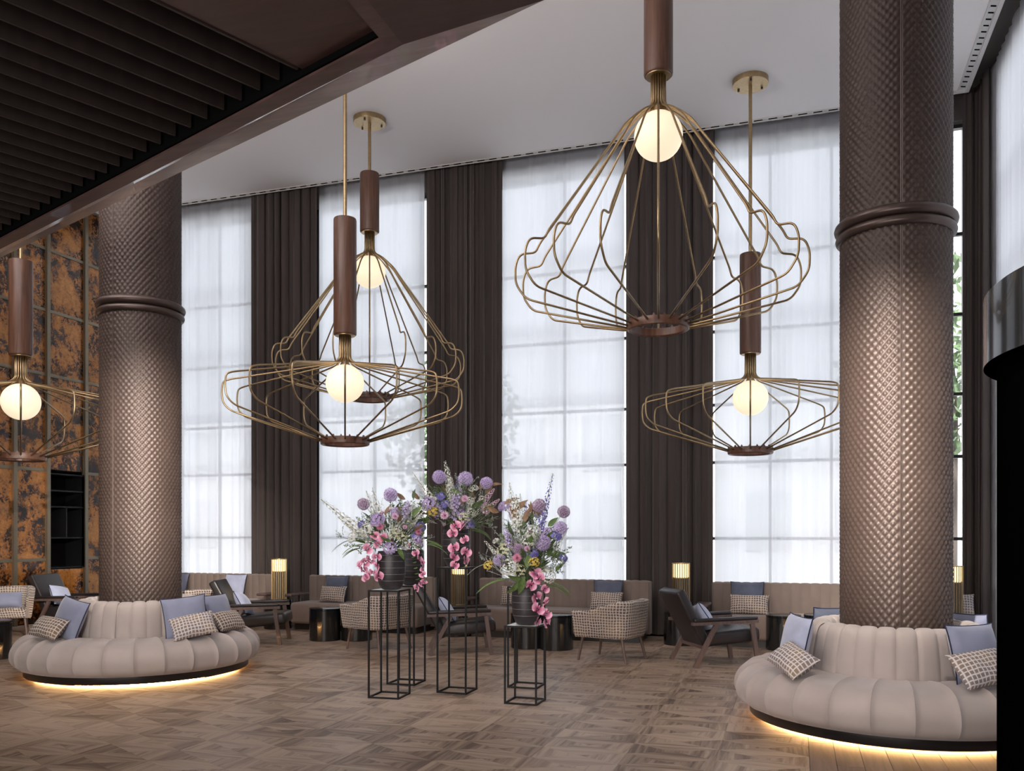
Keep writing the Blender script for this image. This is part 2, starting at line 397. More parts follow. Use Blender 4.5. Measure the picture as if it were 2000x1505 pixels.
for i in range(26):
    y = YF+0.2-random.random()*1.4
    while y < 12.9:
        inst('floor_plank', pm[random.randrange(5)], floor, (X0+0.17*i+0.001, y, 0)); y += 1.8
ceiling = MB().box(XL-0.4, XR, YF-0.3, YB, CH, CH+0.25).obj('ceiling', M['ceiling'], smooth=0); tag(ceiling, kind='structure')
MB().box(XL-0.4, 3.2, YB-0.02, 13.7, CH+0.26, CH+0.4).box(XR-0.02, 3.2, YF-.3, YB, CH+0.26, CH+0.4).obj('pocket_cover', M['wall'], ceiling, smooth=0)
# slotted air diffusers along both ceiling edges
def diffuser(name, horizontal):
    t = empty(name, (0, 0, 0), kind='structure')
    if horizontal:
        MB().box(XL, XR-0.16, YB-0.075, YB-0.066, CH-.012, CH).box(XL, XR, YB-0.012, YB, CH-.02, CH).obj('rail', M['white'], t, smooth=0)
        MB().box(XL, XR-0.16, YB-0.066, YB-0.012, CH-.006, CH-.001).obj('backing', M['white'], t, smooth=0)
        sm = MB().box(-.06, .06, -.012, .012, -.004, 0).mesh('slot', M['black'], 0)
        x = XL+0.1
        while x < XR-.2: inst('slot', sm, t, (x, YB-0.039, CH-.006)); x += 0.2
    else:
        MB().box(XR-0.15, XR-0.137, 2.0, YB-.08, CH-.014, CH).box(XR-0.05, XR, 2.0, YB-.013, CH-.02, CH).obj('rail', M['white'], t, smooth=0)
        MB().box(XR-0.137, XR-0.05, 2.0, YB-.08, CH-.006, CH-.001).obj('backing', M['white'], t, smooth=0)
        sm = MB().prism([(-.03, -.022), (.03, .0), (.03, .022), (-.03, 0)], -.005, 0).mesh('slot', M['black'], 0)
        y = 7.0
        while y < YB-.12: inst('slot', sm, t, (XR-0.093, y, CH-.006)); y += 0.13
    return t
diffuser('trim_1', True); diffuser('trim_2', False)
def pxX(px, Y):      # room x where the sight line of a photo column meets the plane y = Y
    t = (px-1000)/F; return Y*(t*UX-UY)/(t*UY+UX)
# window walls
WB = 13.2
openings = [(pxX(199, WB), pxX(500, WB)), (pxX(612, WB), pxX(840, WB)), (pxX(970, WB), pxX(1232, WB)), (pxX(1381, WB), pxX(1891, WB))]
wb = MB(); xs = XL-.4
for a, b in openings: wb.box(xs, a, WB, WB+.3, 0, CH+.3); wb.box(a, b, WB, WB+.3, 7.22, CH+.3); xs = b
wb.box(xs, 3.1, WB, WB+.3, 0, CH+.3)
tag(wb.obj('wall_back', M['wall'], smooth=0), kind='structure')
def window(name, a, b, z0, z1, plane, axis, nv):
    t = empty(name, kind='structure'); fr = MB(); w = .05
    def bx(u0, u1, v0, v1, d0, d1, m):
        if axis == 'x': m.box(u0, u1, plane+d0, plane+d1, v0, v1)
        else: m.box(plane+d0, plane+d1, u0, u1, v0, v1)
    bx(a, a+w, z0, z1, 0, .09, fr); bx(b-w, b, z0, z1, 0, .09, fr); bx(a, b, z0, z0+w, 0, .09, fr); bx(a, b, z1-w, z1, 0, .09, fr)
    fr.obj('window_frame', M['frame'], t, smooth=0)
    zs = [z for z in (1.45, 2.60, 3.47, 4.58, 5.70) if z0 < z < z1]
    for z in zs: m = MB(); bx(a+w, b-w, z-.022, z+.022, .015, .075, m); m.obj('transom', M['frame'], t, smooth=0)
    cols = [a+w+(b-a-2*w)*k/nv for k in range(nv+1)]
    for u in cols[1:-1]: m = MB(); bx(u-.02, u+.02, z0+w, z1-w, .02, .07, m); m.obj('mullion', M['frame'], t, smooth=0)
    zz = [z0+w]+zs+[z1-w]
    for i in range(nv):
        for j in range(len(zz)-1):
            m = MB(); bx(cols[i]+.02, cols[i+1]-.02, zz[j]+.022, zz[j+1]-.022, .042, .048, m); m.obj('pane', M['glass'], t, smooth=0)
for k, (a, b) in enumerate(openings): window('window_%d' % (k+1), a, b, 0.02, 7.22, WB+.12, 'x', 4 if k == 3 else (2 if k else 4))
WR = 2.6
wr = MB().box(WR, WR+.3, 12.15, 13.2, 0, CH+.3).box(WR, WR+.3, 6.4, 12.15, 7.22, CH+.3).box(WR, WR+.3, YF, 6.4, 0, CH+.3)
tag(wr.obj('wall_right', M['wall'], smooth=0), kind='structure')
window('window_5', 6.4, 12.15, 0.02, 7.22, WR+.12, 'y', 4)
tag(MB().box(XL-.4, 6.5, YF-.3, YF, 0, CH+.3).obj('wall_front', M['wall'], smooth=0), kind='structure')
# ---- antique mirror wall on the left
wl = MB().box(XL-.5, XL-.02, YF, 11.54, 0, CH+.3).box(XL-.5, XL-.02, 12.33, 13.5, 0, CH+.3).box(XL-.5, XL-.02, 11.54, 12.33, 2.60, CH+.3)
wl.box(XL-.5, XL-.02, 11.54, 12.33, 0, .90).obj('wall_left', M['black'], smooth=0)
wall_left = bpy.data.objects['wall_left']; tag(wall_left, kind='structure')
YV = [13.12, 12.35, 11.52, 10.86, 10.1, 9.3, 8.5, 7.7, 6.9, 6.0]; ZV = [0.0, 1.08, 2.61, 4.25, 5.35, 6.4, 7.38]
for i in range(len(YV)-1):
    y1, y0 = YV[i]-.03, YV[i+1]+.03
    for j in range(len(ZV)-1):
        z0, z1 = ZV[j]+.02, ZV[j+1]-.02
        if i == 1 and j == 1: continue
        if i == 1 and j == 0: z1 = .90
        MB().box(XL-.02, XL, y0, y1, z0, z1).obj('mirror_panel', M['mirror'], wall_left, smooth=0)
        if not (i == 1 and j in (0,)): MB().box(XL-.02, XL+.02, y0, y1, ZV[j+1]-.025, ZV[j+1]+.025).obj('glazing_bar', M['bronze_bar'], wall_left, smooth=0)
for y in YV[1:]: MB().box(XL-.02, XL+.055, y-.035, y+.035, 0, CH-.02).obj('glazing_post', M['bronze_bar'], wall_left, smooth=0)
n = empty('shelf_unit', (XL, 11.94, .92), 0, 'black built-in shelf unit recessed into the gold mirror wall', 'shelf unit')
MB().box(-.42, -.40, -.39, .39, 0, 1.66).obj('back_panel', M['black'], n, smooth=0)
for s in (-1, 1): MB().box(-.40, .03, s*.385-.01, s*.385+.01, 0, 1.66).obj('side_panel', M['steel_black'], n, smooth=0)
for z in (0.01, .53, 1.07, 1.35, 1.64): MB().box(-.40, .02, -.375, .375, z-.012, z+.012).obj('shelf', M['steel_black'], n, smooth=0)
MB().box(-.40, .01, -.012, .012, .542, 1.058).obj('divider', M['steel_black'], n, smooth=0)
# ------------------------------------------------------------------ curtains
def curtain(name, a, b, plane, axis, mat, amp, fold, label, cat, group=None, z0=.02, z1=CH+.1, seed=0, irr=0.0):
    rnd = random.Random(seed); w = b-a; nf = max(2, round(w/fold)); n = nf*10
    ph = [rnd.uniform(-.5, .5) for _ in range(8)]; am = [rnd.uniform(.6, 1.2) for _ in range(nf+2)]
    zs = [z0, z0+.5, 1.5, 3, 4.5, 6, z1-.3, z1]; vs = []
    for z in zs:
        hz = (z-z0)/(z1-z0)
        for i in range(n+1):
            t = i/n; u = t*nf+irr*(math.sin(t*nf*.9+ph[3]*9)+.6*math.sin(t*nf*2.3+ph[4]*9)); u = max(0, min(nf, u)); k = int(u); A = am[k]*(u-k > .5 and 1 or 1)
            A = am[k]*(1-(u-k))+am[k+1]*(u-k)
            d = amp*A*(math.sin(2*PI*u+ph[0]+.5*math.sin(3.1*u+ph[1]+.8*(1-hz))))*(1-.25*hz)
            du = w/nf*(.22 if irr < .3 else .05)*math.sin(4*PI*u+ph[2]+.6*hz)*(.0 if i in (0, n) else 1)
            x = a+w*t+du*.7
            vs.append((x, plane+d, z) if axis == 'x' else (plane+d, x, z))
    fs = [(j*(n+1)+i, j*(n+1)+i+1, (j+1)*(n+1)+i+1, (j+1)*(n+1)+i) for j in range(len(zs)-1) for i in range(n)]
    me = bpy.data.meshes.new(name); me.from_pydata(vs, [], fs); finish(me, mat, 180)
    o = inst(name, me); tag(o, label, cat, group); return o
YD, YS = 12.87, 13.02
def dpx(px): return pxX(px, YD)
curtain('drape', dpx(491), dpx(622), YD, 'x', M['drape'], .06, .185, 'dark brown floor-length drape behind the leftmost lit lamp', 'curtain', seed=1, irr=.25)
curtain('drape', dpx(831), dpx(980), YD, 'x', M['drape'], .06, .185, 'dark brown floor-length drape behind the flower arrangements', 'curtain', seed=2, irr=.25)
curtain('drape', dpx(1222), dpx(1393), YD, 'x', M['drape'], .06, .185, 'dark brown drape right of center behind the largest pendant lamp', 'curtain', seed=3, irr=.25)
curtain('drape', dpx(1880), 2.33, YD, 'x', M['drape'], .035, .13, 'dark brown drape on the window wall just right of the right column', 'curtain', seed=14, irr=.2)
curtain('drape', 12.36, 12.86, 2.34, 'y', M['drape'], .045, .15, 'dark brown drape in the far right corner beyond the right column', 'curtain', seed=4, irr=.25)
def spx(px): return pxX(px, YS)
curtain('sheer_curtain', spx(200), spx(492), YS, 'x', M['sheer'], .017, .20, 'white sheer curtain right beside the left column', 'curtain', seed=5, irr=.35)
curtain('sheer_curtain', spx(623), spx(829), YS, 'x', M['sheer'], .017, .20, 'white sheer curtain behind the two pendants that overlap', 'curtain', seed=6, irr=.35)
curtain('sheer_curtain', spx(981), spx(1219), YS, 'x', M['sheer'], .017, .20, 'white sheer curtain between the drape behind the flowers and the next drape right', 'curtain', seed=7, irr=.35)
curtain('sheer_curtain', spx(1396), spx(1862), YS, 'x', M['sheer'], .017, .20, 'white sheer curtain at the window left of the right column', 'curtain', seed=8, irr=.35)
curtain('sheer_curtain', 5.6, 12.50, 2.41, 'y', M['sheer'], .017, .20, 'white sheer curtain along the right side wall above the revolving door', 'curtain', seed=9, irr=.35)
# ------------------------------------------------------------------ outside
tag(MB().box(-60, 60, 13.6, 90, -.5, -.3).box(6.6, 60, -20, 13.6, -.5, -.3).obj('pavement', simple('pavement', (0.78, 0.77, 0.76), .8), smooth=0), kind='structure')
bd = empty('building', (-6, 34, -.3), 0, 'pale building across the street outside the windows', 'building')
MB().box(-30, 24, 0, 6, 0, 7).obj('wall', simple('render_pale', (0.80, 0.80, 0.82), .8), bd, smooth=0)
wm = MB().box(-.8, .8, -.05, .05, 0, 2.2).mesh('window', simple('far_window', (.60, .62, .64), .4), 0)
for i in range(16):
    for z in (1.2, 4.4): inst('window', wm, bd, (-27+i*3.2, -.02, z))
leafm = simple('tree_leaves', (0.10, 0.15, 0.07), .7, nz=8, amt=.3); barkm = simple('bark', (.09, .07, .06), .9)
def tree(x, y, h, seed, label):
    rnd = random.Random(seed); t = empty('tree', (x, y, -.3), 0, label, 'tree', 'street trees outside')
    MB().tube([(0, 0, 0), (.05, 0, h*.3), (.1, .1, h*.55), (0, .1, h*.8)], [.16, .12, .09, .03], 8).obj('trunk', barkm, t)
    mb = MB()
    for _ in range(900):
        a, b, r = rnd.uniform(0, 2*PI), rnd.uniform(-1, 1), rnd.random()**.4
        c = Vector((math.cos(a)*math.sqrt(1-b*b)*r*h*.27, math.sin(a)*math.sqrt(1-b*b)*r*h*.27, h*.66+b*r*h*.3))
        d = Vector((rnd.gauss(0, 1), rnd.gauss(0, 1), rnd.gauss(0, 1))).normalized()*.16; e = d.orthogonal().normalized()*.09
        mb.add([c-d, c+e, c+d, c-e], [(0, 1, 2, 3)])
    mb.obj('foliage', leafm, t, 0)
for x, y, h, s, lb in ((2.9, 19, 8, 1, 'leafy street tree outside the window beside the right column'), (-8.6, 21, 7, 2, 'leafy street tree outside the window behind the overlapping pendants')): tree(x, y, h, s, lb)
# ------------------------------------------------------------------ timber canopy overhead
ZC = 3.60
def up(px, py, Z): yc = F*(Z-H)/(YH-py); return ((px-1000)/F*yc, yc)
def clip(poly, p, nrm):
    out = []
    for i in range(len(poly)):
        a, b = poly[i], poly[(i+1) % len(poly)]
        da = (a[0]-p[0])*nrm[0]+(a[1]-p[1])*nrm[1]; db = (b[0]-p[0])*nrm[0]+(b[1]-p[1])*nrm[1]
        if da >= 0: out.append(a)
        if da*db < 0: t = da/(da-db); out.append((a[0]+(b[0]-a[0])*t, a[1]+(b[1]-a[1])*t))
    return out
d1 = (-.780, .626); nd = (.626, .780); dn = (UY, UX); nn = (UX, -UY); ds = (.661, .750); ns = (-.750, .661)
Ic, Oc, Kc = up(743, 77, ZC), up(787, 87, ZC), up(1063, 0, ZC)
def mv(p, d, t): return (p[0]+d[0]*t, p[1]+d[1]*t)
big = [(-30, -20), (30, -20), (30, 40), (-30, 40)]
wallpt = (XL+.03)                # clip to the room in room axes
def room(poly):
    q = [c2r(*p) for p in poly]
    q = clip(q, (XL+.06, 0), (1, 0)); q = clip(q, (0, YF+.02), (0, 1)); q = clip(q, (2.5, 0), (-1, 0)); return q
can = empty('wood_canopy', (0, 0, 0), 0, 'dark slatted timber canopy hanging over the upper left foreground', 'canopy')
F1 = clip(clip(clip(big, Ic, nd), Oc, (-nd[0], -nd[1])), Ic, (-(Oc[1]-Ic[1])*1, (Oc[0]-Ic[0])))
MB().prism(room(F1), ZC, ZC+.3).obj('frame_board', M['frameboard'], can, smooth=0)
F2 = clip(clip(clip(big, Ic, nn), Oc, (-nn[0], -nn[1])), Ic, ((Oc[1]-Ic[1])*1, -(Oc[0]-Ic[0])))
MB().prism(room(F2), ZC, ZC+.3).obj('frame_board', M['frameboard'], can, smooth=0)
# outer board, slightly rising towards its edge
Ef = up(0, 503, ZC+.05); Ed = (Ef[0]-Kc[0], Ef[1]-Kc[1])
Of = mv(Oc, d1, 11.2); tt = 1.45; E2 = (Kc[0]+Ed[0]*tt, Kc[1]+Ed[1]*tt)
A3 = [(*c2r(*Oc), ZC), (*c2r(*Of), ZC), (*c2r(*E2), ZC+.05*tt), (*c2r(*Kc), ZC)]
T3 = [(p[0], p[1], ZC+.32) for p in A3]
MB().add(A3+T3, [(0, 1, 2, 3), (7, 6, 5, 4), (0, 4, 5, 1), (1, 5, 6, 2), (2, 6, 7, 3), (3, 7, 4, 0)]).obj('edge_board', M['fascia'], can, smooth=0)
RP = [Oc, Kc, mv(Kc, (.78, -.626), 3.0), (3.0, -3.5), mv(Oc, dn, -9)]
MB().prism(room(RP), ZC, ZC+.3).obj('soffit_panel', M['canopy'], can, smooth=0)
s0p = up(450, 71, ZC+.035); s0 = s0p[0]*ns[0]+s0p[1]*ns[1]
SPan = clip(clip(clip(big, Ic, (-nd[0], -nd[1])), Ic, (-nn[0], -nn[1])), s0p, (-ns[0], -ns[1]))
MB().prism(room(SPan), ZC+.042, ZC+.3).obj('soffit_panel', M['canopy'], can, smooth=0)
for i in range(0, 62):
    s = s0+.1506*i+(.0 if i else .012)
    p = (s*ns[0], s*ns[1]); th = .0055
    sl = clip(clip(clip(big, (p[0]-ns[0]*th, p[1]-ns[1]*th), ns), (p[0]+ns[0]*th, p[1]+ns[1]*th), (-ns[0], -ns[1])), mv(Ic, nd, -.03), (-nd[0], -nd[1]))
    q = room(sl)
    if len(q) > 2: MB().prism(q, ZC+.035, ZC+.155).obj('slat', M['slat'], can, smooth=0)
MB().prism(room(clip(clip(clip(big, mv(Ic, nd, -.012), nd), Ic, (-nd[0], -nd[1])), Ic, (-nn[0], -nn[1]))), ZC+.012, ZC+.3).obj('gap_fill', M['black'], can, smooth=0)  # black strip added to paint the dark gap between slat ends and frame
MB().prism(room(clip(clip(clip(big, mv(Ic, nn, -.012), nn), Ic, (-nn[0], -nn[1])), Ic, (-nd[0], -nd[1]))), ZC+.03, ZC+.3).obj('gap_fill', M['canopy'], can, smooth=0)
CB = [Oc, Of, mv(Of, nd, -25), mv(Oc, dn, -12)]
MB().prism(room(clip(big, Ic, (-nd[0], -nd[1]))), ZC+.31, ZC+.36).obj('backing_board', M['black'], can, smooth=0)
body = clip(big, Kc, (-(Ed[1]), Ed[0]) if (-(Ed[1])*(0-Kc[0])+Ed[0]*(0-Kc[1])) > 0 else (Ed[1], -Ed[0]))
MB().prism(room(body), ZC+.37, ZC+.85).obj('canopy_top', M['canopy'], can, smooth=0)
# ------------------------------------------------------------------ columns
def column_mesh():
    nd_, nr, sub = 46, 102, 6; nu, nv = nd_*sub, nr*sub; r0 = .415
    i = np.arange(nu); j = np.arange(nv+1); I, J = np.meshgrid(i, j)
    u = I/sub; v = J/sub; a = u+v; b = u-v
    fa = np.abs((a % 1)-.5)*2; fb = np.abs((b % 1)-.5)*2     # 1 at seams, 0 centre
    h = (1-fa**2.2)*(1-fb**2.2); th = 2*PI*I/nu; r = r0+.012*h**.7
    # flat strip by the vertical seams (-90 and +90 degrees)
    for sa in (-PI/2, PI/2):
        d = np.abs((th-sa+PI) % (2*PI)-PI); r = np.where(d < .035, r0+.004, r)
    z = J/nv*CH; co = np.stack([r*np.cos(th), r*np.sin(th), z], -1).reshape(-1, 3).astype(np.float32)
    I2, J2 = np.meshgrid(i, j[:-1]); n2 = (I2+1) % nu
    q = np.stack([J2*nu+I2, J2*nu+n2, (J2+1)*nu+n2, (J2+1)*nu+I2], -1).reshape(-1, 4).astype(np.int32)
    me = bpy.data.meshes.new('quilted_cladding'); me.vertices.add(len(co)); me.vertices.foreach_set('co', co.ravel())
    me.loops.add(q.size); me.loops.foreach_set('vertex_index', q.ravel()); me.polygons.add(len(q))
    me.polygons.foreach_set('loop_start', np.arange(0, q.size, 4, dtype=np.int32)); me.update(calc_edges=True)
    return finish(me, M['column'], 180)
colme = column_mesh()
seam = MB().tube([(0, -.419, 0), (0, -.419, CH)], .005, 6).tube([(.012, -.418, 0), (.012, -.418, CH)], .004, 6).mesh('seam', M['bronze'])
def torus(R, r, z, n=96, m=12): return MB().lathe([(R+r*math.cos(t), z+r*math.sin(t)) for t in [2*PI*k/m for k in range(m)]], n, closed=True)
ringu = torus(.425, .045, 4.035).mesh('ring_upper', M['bronze']); ringl = torus(.42, .040, 3.95).mesh('ring_lower', M['bronze'])
CR = (*c2r(3.14, 7.05),); CL = (*c2r(-4.15, 9.62),)
for (x, y), lab in ((CL, 'left round column clad in diamond-quilted bronze leather with ring collar'), (CR, 'right round column clad in diamond-quilted bronze leather with ring collar')):
    c = empty('column', (x, y, 0), 0, lab, 'column')
    tag(inst('quilted_cladding', colme, c), kind='stuff'); inst('seam', seam, c); inst('seam', seam, c, rot=(0, 0, PI))
    inst('collar_ring', ringu, c); inst('collar_ring', ringl, c)
# ------------------------------------------------------------------ round sofas
NS = 28; DA = 2*PI/NS
def seg_mesh(name, prof, nrm_out, mat, n=9, bulge=.022, seamd=.012, scale=1.0):
    P = [Vector((p[0], 0, p[1])) for p in prof]; k = len(P); vs = []
    N = []
    for i in range(k):
        t = (P[min(i+1, k-1)]-P[max(i-1, 0)]).normalized(); N.append(Vector((t.z, 0, -t.x))*nrm_out)
    for i in range(k):
        for j in range(n+1):
            a = (j/n-.5); e = abs(a*2); off = bulge*scale*(1-e**2.6)-seamd*(e**14)
            edge = min(1.0, 3.2*math.sin(PI*i/(k-1)))**1.0 if 0 < i < k-1 else .0
            if name == 'seat_segment': edge *= max(0., min(1., (P[i].x-.66)/.25))
            if name == 'seat_segment' and P[i].x > .9: edge *= max(0., min(1., (P[i].z-.10)/.10))
            q = P[i]+N[i]*off*edge; th = a*DA*.998
            vs.append((q.x*math.cos(th), q.x*math.sin(th), q.z))
    fs = [(i*(n+1)+j, i*(n+1)+j+1, (i+1)*(n+1)+j+1, (i+1)*(n+1)+j) for i in range(k-1) for j in range(n)]
    me = bpy.data.meshes.new(name); me.from_pydata(vs, [], fs)
    bm = bmesh.new(); bm.from_mesh(me); bmesh.ops.recalc_face_normals(bm, faces=bm.faces); bm.to_mesh(me); bm.free()
    return finish(me, mat, 180)
def smoothp(pts, n=3):
    for _ in range(n-1):
        q = [pts[0]]
        for a, b in zip(pts, pts[1:]): q += [(a[0]*.75+b[0]*.25, a[1]*.75+b[1]*.25), (a[0]*.25+b[0]*.75, a[1]*.25+b[1]*.75)]
        pts = q+[pts[-1]]
    return pts
seatp = smoothp([(.64, .425), (.80, .445), (1.02, .445), (1.16, .42), (1.245, .34), (1.272, .25), (1.25, .15), (1.18, .098), (1.08, .098)], 3)
backp = smoothp([(.705, .40), (.695, .55), (.665, .70), (.645, .77), (.60, .805), (.54, .80), (.505, .76), (.50, .66), (.50, .40)], 3)
backr = [(r-.02 if r > .56 else r, z-.004) for r, z in backp]
segm = seg_mesh('seat_segment', seatp, 1, M['velvet'], bulge=.019, seamd=.014, n=14)
backm = seg_mesh('back_channel', backp, 1, M['velvet'], n=8, bulge=.009, seamd=.010)
backrm = seg_mesh('back_channel', backr, 1, M['velvet'], n=8, bulge=.004, seamd=.006)
basem = MB().lathe([(.90, 0), (1.04, 0), (1.04, .024), (1.145, .024), (1.15, .03), (1.15, .097), (1.10, .10)], 96).mesh('plinth', M['plinth'])
ledm = bpy.data.meshes.new('led_strip')
L = MB(); n_ = 96; vs = []
for z in (.004, .021):
    for j in range(n_): vs.append((1.045*math.cos(2*PI*j/n_), 1.045*math.sin(2*PI*j/n_), z))
L.add(vs, [(j, (j+1) % n_, n_+(j+1) % n_, n_+j) for j in range(n_)])
ledm = L.mesh('led_strip', M['led'], 0)
corem = MB().lathe([(.515, .35), (.682, .35), (.672, .55), (.645, .70), (.622, .765), (.59, .785), (.545, .78), (.52, .75)], 96, closed=True).mesh('back_core', M['velvet'])
def round_sofa(x, y, label):
    t = empty('round_sofa', (x, y, 0), 0, label, 'sofa')
    inst('plinth', basem, t); inst('led_strip', ledm, t); inst('back_core', corem, t)
    for k in range(NS):
        inst('seat_segment', segm, t, rot=(0, 0, k*DA+DA/2)); inst('back_channel', backrm if k % 7 == 0 else backm, t, rot=(0, 0, k*DA+math.radians(-63)))
    return t
round_sofa(*CL, 'circular taupe velvet channelled sofa round the base of the left column')
round_sofa(*CR, 'circular taupe velvet channelled sofa round the base of the right column')
# ------------------------------------------------------------------ pillows
def pillow_mesh(w, h, t, mat, seed=0, uvs=1.0):
    rnd = random.Random(seed); n = 14; vs, uv = [], []; px_, py_ = rnd.uniform(0, 6), rnd.uniform(0, 6)
    def pt(i, j, s):
        a, b = i/n*2-1, j/n*2-1
        k = (max(0, 1-abs(a)**2.6)*max(0, 1-abs(b)**2.6))**.5
        pin = 1-.07*(1-abs(a)**3)*abs(b)**6; pin2 = 1-.07*(1-abs(b)**3)*abs(a)**6
        wr = .05*math.sin(5*a+px_)*math.sin(4*b+py_)
        return (a*w/2*pin2, s*t/2*k*(1+wr), b*h/2*pin)
    fs = []; uvl = []
    for s in (-1, 1):
        b0 = len(vs)
        for j in range(n+1):
            for i in range(n+1): vs.append(pt(i, j, s)); uv.append((i/n*w*uvs, j/n*h*uvs))
        for j in range(n):
            for i in range(n):
                f = [b0+j*(n+1)+i, b0+j*(n+1)+i+1, b0+(j+1)*(n+1)+i+1, b0+(j+1)*(n+1)+i]
                if s > 0: f = f[::-1]
                fs.append(f)
    me = bpy.data.meshes.new('cushion_cover'); me.from_pydata(vs, [], fs); u = me.uv_layers.new(name='UVMap')
    u.data.foreach_set('uv', np.array([uv[l.vertex_index] for l in me.loops], np.float32).ravel())
    pts = []
    for k in range(n): pts.append(pt(k, 0, 0))
    for k in range(n): pts.append(pt(n, k, 0))
    for k in range(n): pts.append(pt(n-k, n, 0))
    for k in range(n): pts.append(pt(0, n-k, 0))
    pip = MB().tube(pts, .0055, 6, closed=True)
    return finish(me, mat, 180), pip
PMC = {}
def pillow(name, xc, yc, z, w, h, face, lean, mat, label, roll=0, pipe='navy', group=None, t=.15, cat='pillow'):
    key = (w, h, mat, pipe)
    if key not in PMC:
        a, p = pillow_mesh(w, h, t, M[mat], len(PMC)); PMC[key] = (a, p.mesh('piping', M[pipe]) if pipe else None)
    a, p = PMC[key]; x, y = c2r(xc, yc)
    o = empty(name, (x, y, z), 0, label, cat, group)
    # face = compass angle (camera axes, degrees; -90 looks at the camera) of the outward face
    q = Quaternion((0, 0, 1), math.radians(face+18.22+90)) @ Quaternion((1, 0, 0), math.radians(-lean)) @ Quaternion((0, 1, 0), math.radians(roll))
    o.rotation_mode = 'QUATERNION'; o.rotation_quaternion = q
    inst('cover', a, o)
    if p: inst('piping', p, o)
    return o
LS, RS = (-4.15, 9.62), (3.14, 7.05)
pillow('pillow', LS[0]-.44, LS[1]-.70, .635, .44, .44, -118, 18, 'blue', 'pale blue velvet pillow on the left sofa, left of its channelled back', roll=10)
pillow('lumbar_pillow', LS[0]-.58, LS[1]-.84, .565, .42, .25, -112, 42, 'check', 'brown check pillow leaning on the blue one at the left sofa\'s left end', roll=6, pipe=None)
pillow('pillow', LS[0]+.70, LS[1]-.53, .64, .45, .45, -62, 16, 'blue', 'pale blue square pillow with navy piping on the left sofa, right of its channelled back', roll=-6)
pillow('lumbar_pillow', LS[0]+.83, LS[1]-.66, .565, .45, .27, -66, 34, 'checkpale', 'pale check pillow in front of the right blue pillow on the left sofa', roll=-12, pipe=None)
pillow('pillow', LS[0]+.86, LS[1]+.02, .64, .42, .42, -18, 18, 'blue', 'blue pillow half hidden behind the front blue pillow on the left sofa')
pillow('lumbar_pillow', LS[0]+1.0, LS[1]-.06, .555, .40, .25, -24, 38, 'check', 'brown check pillow at the rear right of the left sofa, mostly hidden', pipe=None)
pillow('pillow', RS[0]-.84, RS[1]-.08, .655, .42, .42, 186, 12, 'lightblue', 'light blue pillow seen edge-on at the left end of the right sofa', roll=2)
pillow('lumbar_pillow', RS[0]-.98, RS[1]-.42, .55, .42, .26, -150, 52, 'checkpale', 'pale check pillow lying at the left end of the right sofa', roll=22, pipe=None)
pillow('pillow', RS[0]+.26, RS[1]-.73, .64, .44, .44, -72, 15, 'blue', 'blue square pillow with navy piping at the right end of the right sofa')
pillow('lumbar_pillow', RS[0]+.21, RS[1]-.97, .575, .52, .29, -78, 40, 'checkpale', 'long pale check pillow beside the black door post on the right sofa', roll=-7, pipe=None)
pillow('pillow', RS[0]-.22, RS[1]+.82, .66, .40, .40, 100, 14, 'slateblue', 'dark blue pillow behind the right column, left of it')
pillow('pillow', RS[0]+.86, RS[1]+.50, .63, .42, .42, 30, 16, 'blue', 'blue pillow on the far side of the right sofa, right of the column')
# ------------------------------------------------------------------ pendant lamps
def arc(pts, rad=.05, n=4):
    out = [Vector(pts[0])]
    for i in range(1, len(pts)-1):
        p, a, b = Vector(pts[i]), Vector(pts[i-1]), Vector(pts[i+1])
        r = min(rad, (a-p).length*.45, (b-p).length*.45); s, e = p+(a-p).normalized()*r, p+(b-p).normalized()*r
        for k in range(n+1): t = k/n; out.append(s*(1-t)**2+p*2*t*(1-t)+e*t*t)
    out.append(Vector(pts[-1])); return out
# profiles (radius, height above the bottom ring)
tallp_old = [(.062, 2.36), (.064, 2.06), (.20, 1.985), (.34, 1.86), (.45, 1.70), (1.165, .66), (1.225, .625), (1.305, .60), (1.325, .40), (1.23, .26), (.285, .018)]
tallp = [(.062, 2.36), (.064, 2.06), (.20, 1.985), (.34, 1.86), (.45, 1.70), (1.115, .775), (1.15, .695), (1.295, .685), (1.34, .57), (1.335, .40), (1.24, .265), (.285, .018)]
flatp = [(.062, 1.28), (.064, .99), (.14, .93), (1.30, .71), (1.385, .68), (1.40, .56), (1.385, .43), (1.30, .345), (.285, .018)]
tallp2 = [(.062, 2.36), (.064, 2.06), (.20, 1.985), (.34, 1.86), (.45, 1.70), (1.02, .865), (1.05, .80), (1.25, .80), (1.32, .62), (1.31, .47), (1.22, .35), (.285, .018)]
def rod_mesh(prof, rad=.05):
    pts = arc([(p[0], 0, p[1]) for p in prof], rad, 5); return MB().tube(pts, .0102, 8).mesh('cage_rod', M['brass'], 180)
tall_rod, flat_rod = rod_mesh(tallp, .06), rod_mesh(flatp, .11)
ringm = MB().lathe([(.255, -.024), (.275, -.03), (.285, -.022), (.29, .02), (.284, .05), (.264, .055), (.252, .05), (.248, -.016)], 48, closed=True).mesh('bottom_ring', M['walnut'])
nt = MB()
for k in range(18):
    a = 2*PI*(k+.5)/18; nt.add([(.262*math.cos(a-.05), .262*math.sin(a-.05), .05), (.262*math.cos(a+.05), .262*math.sin(a+.05), .05), (.262*math.cos(a), .262*math.sin(a), .075),
       (.285*math.cos(a-.05), .285*math.sin(a-.05), .05), (.285*math.cos(a+.05), .285*math.sin(a+.05), .05), (.285*math.cos(a), .285*math.sin(a), .075)], [(0, 1, 2), (3, 5, 4), (0, 3, 4, 1), (1, 4, 5, 2), (2, 5, 3, 0)])
teeth = nt.mesh('ring_notches', M['walnut'], 0)
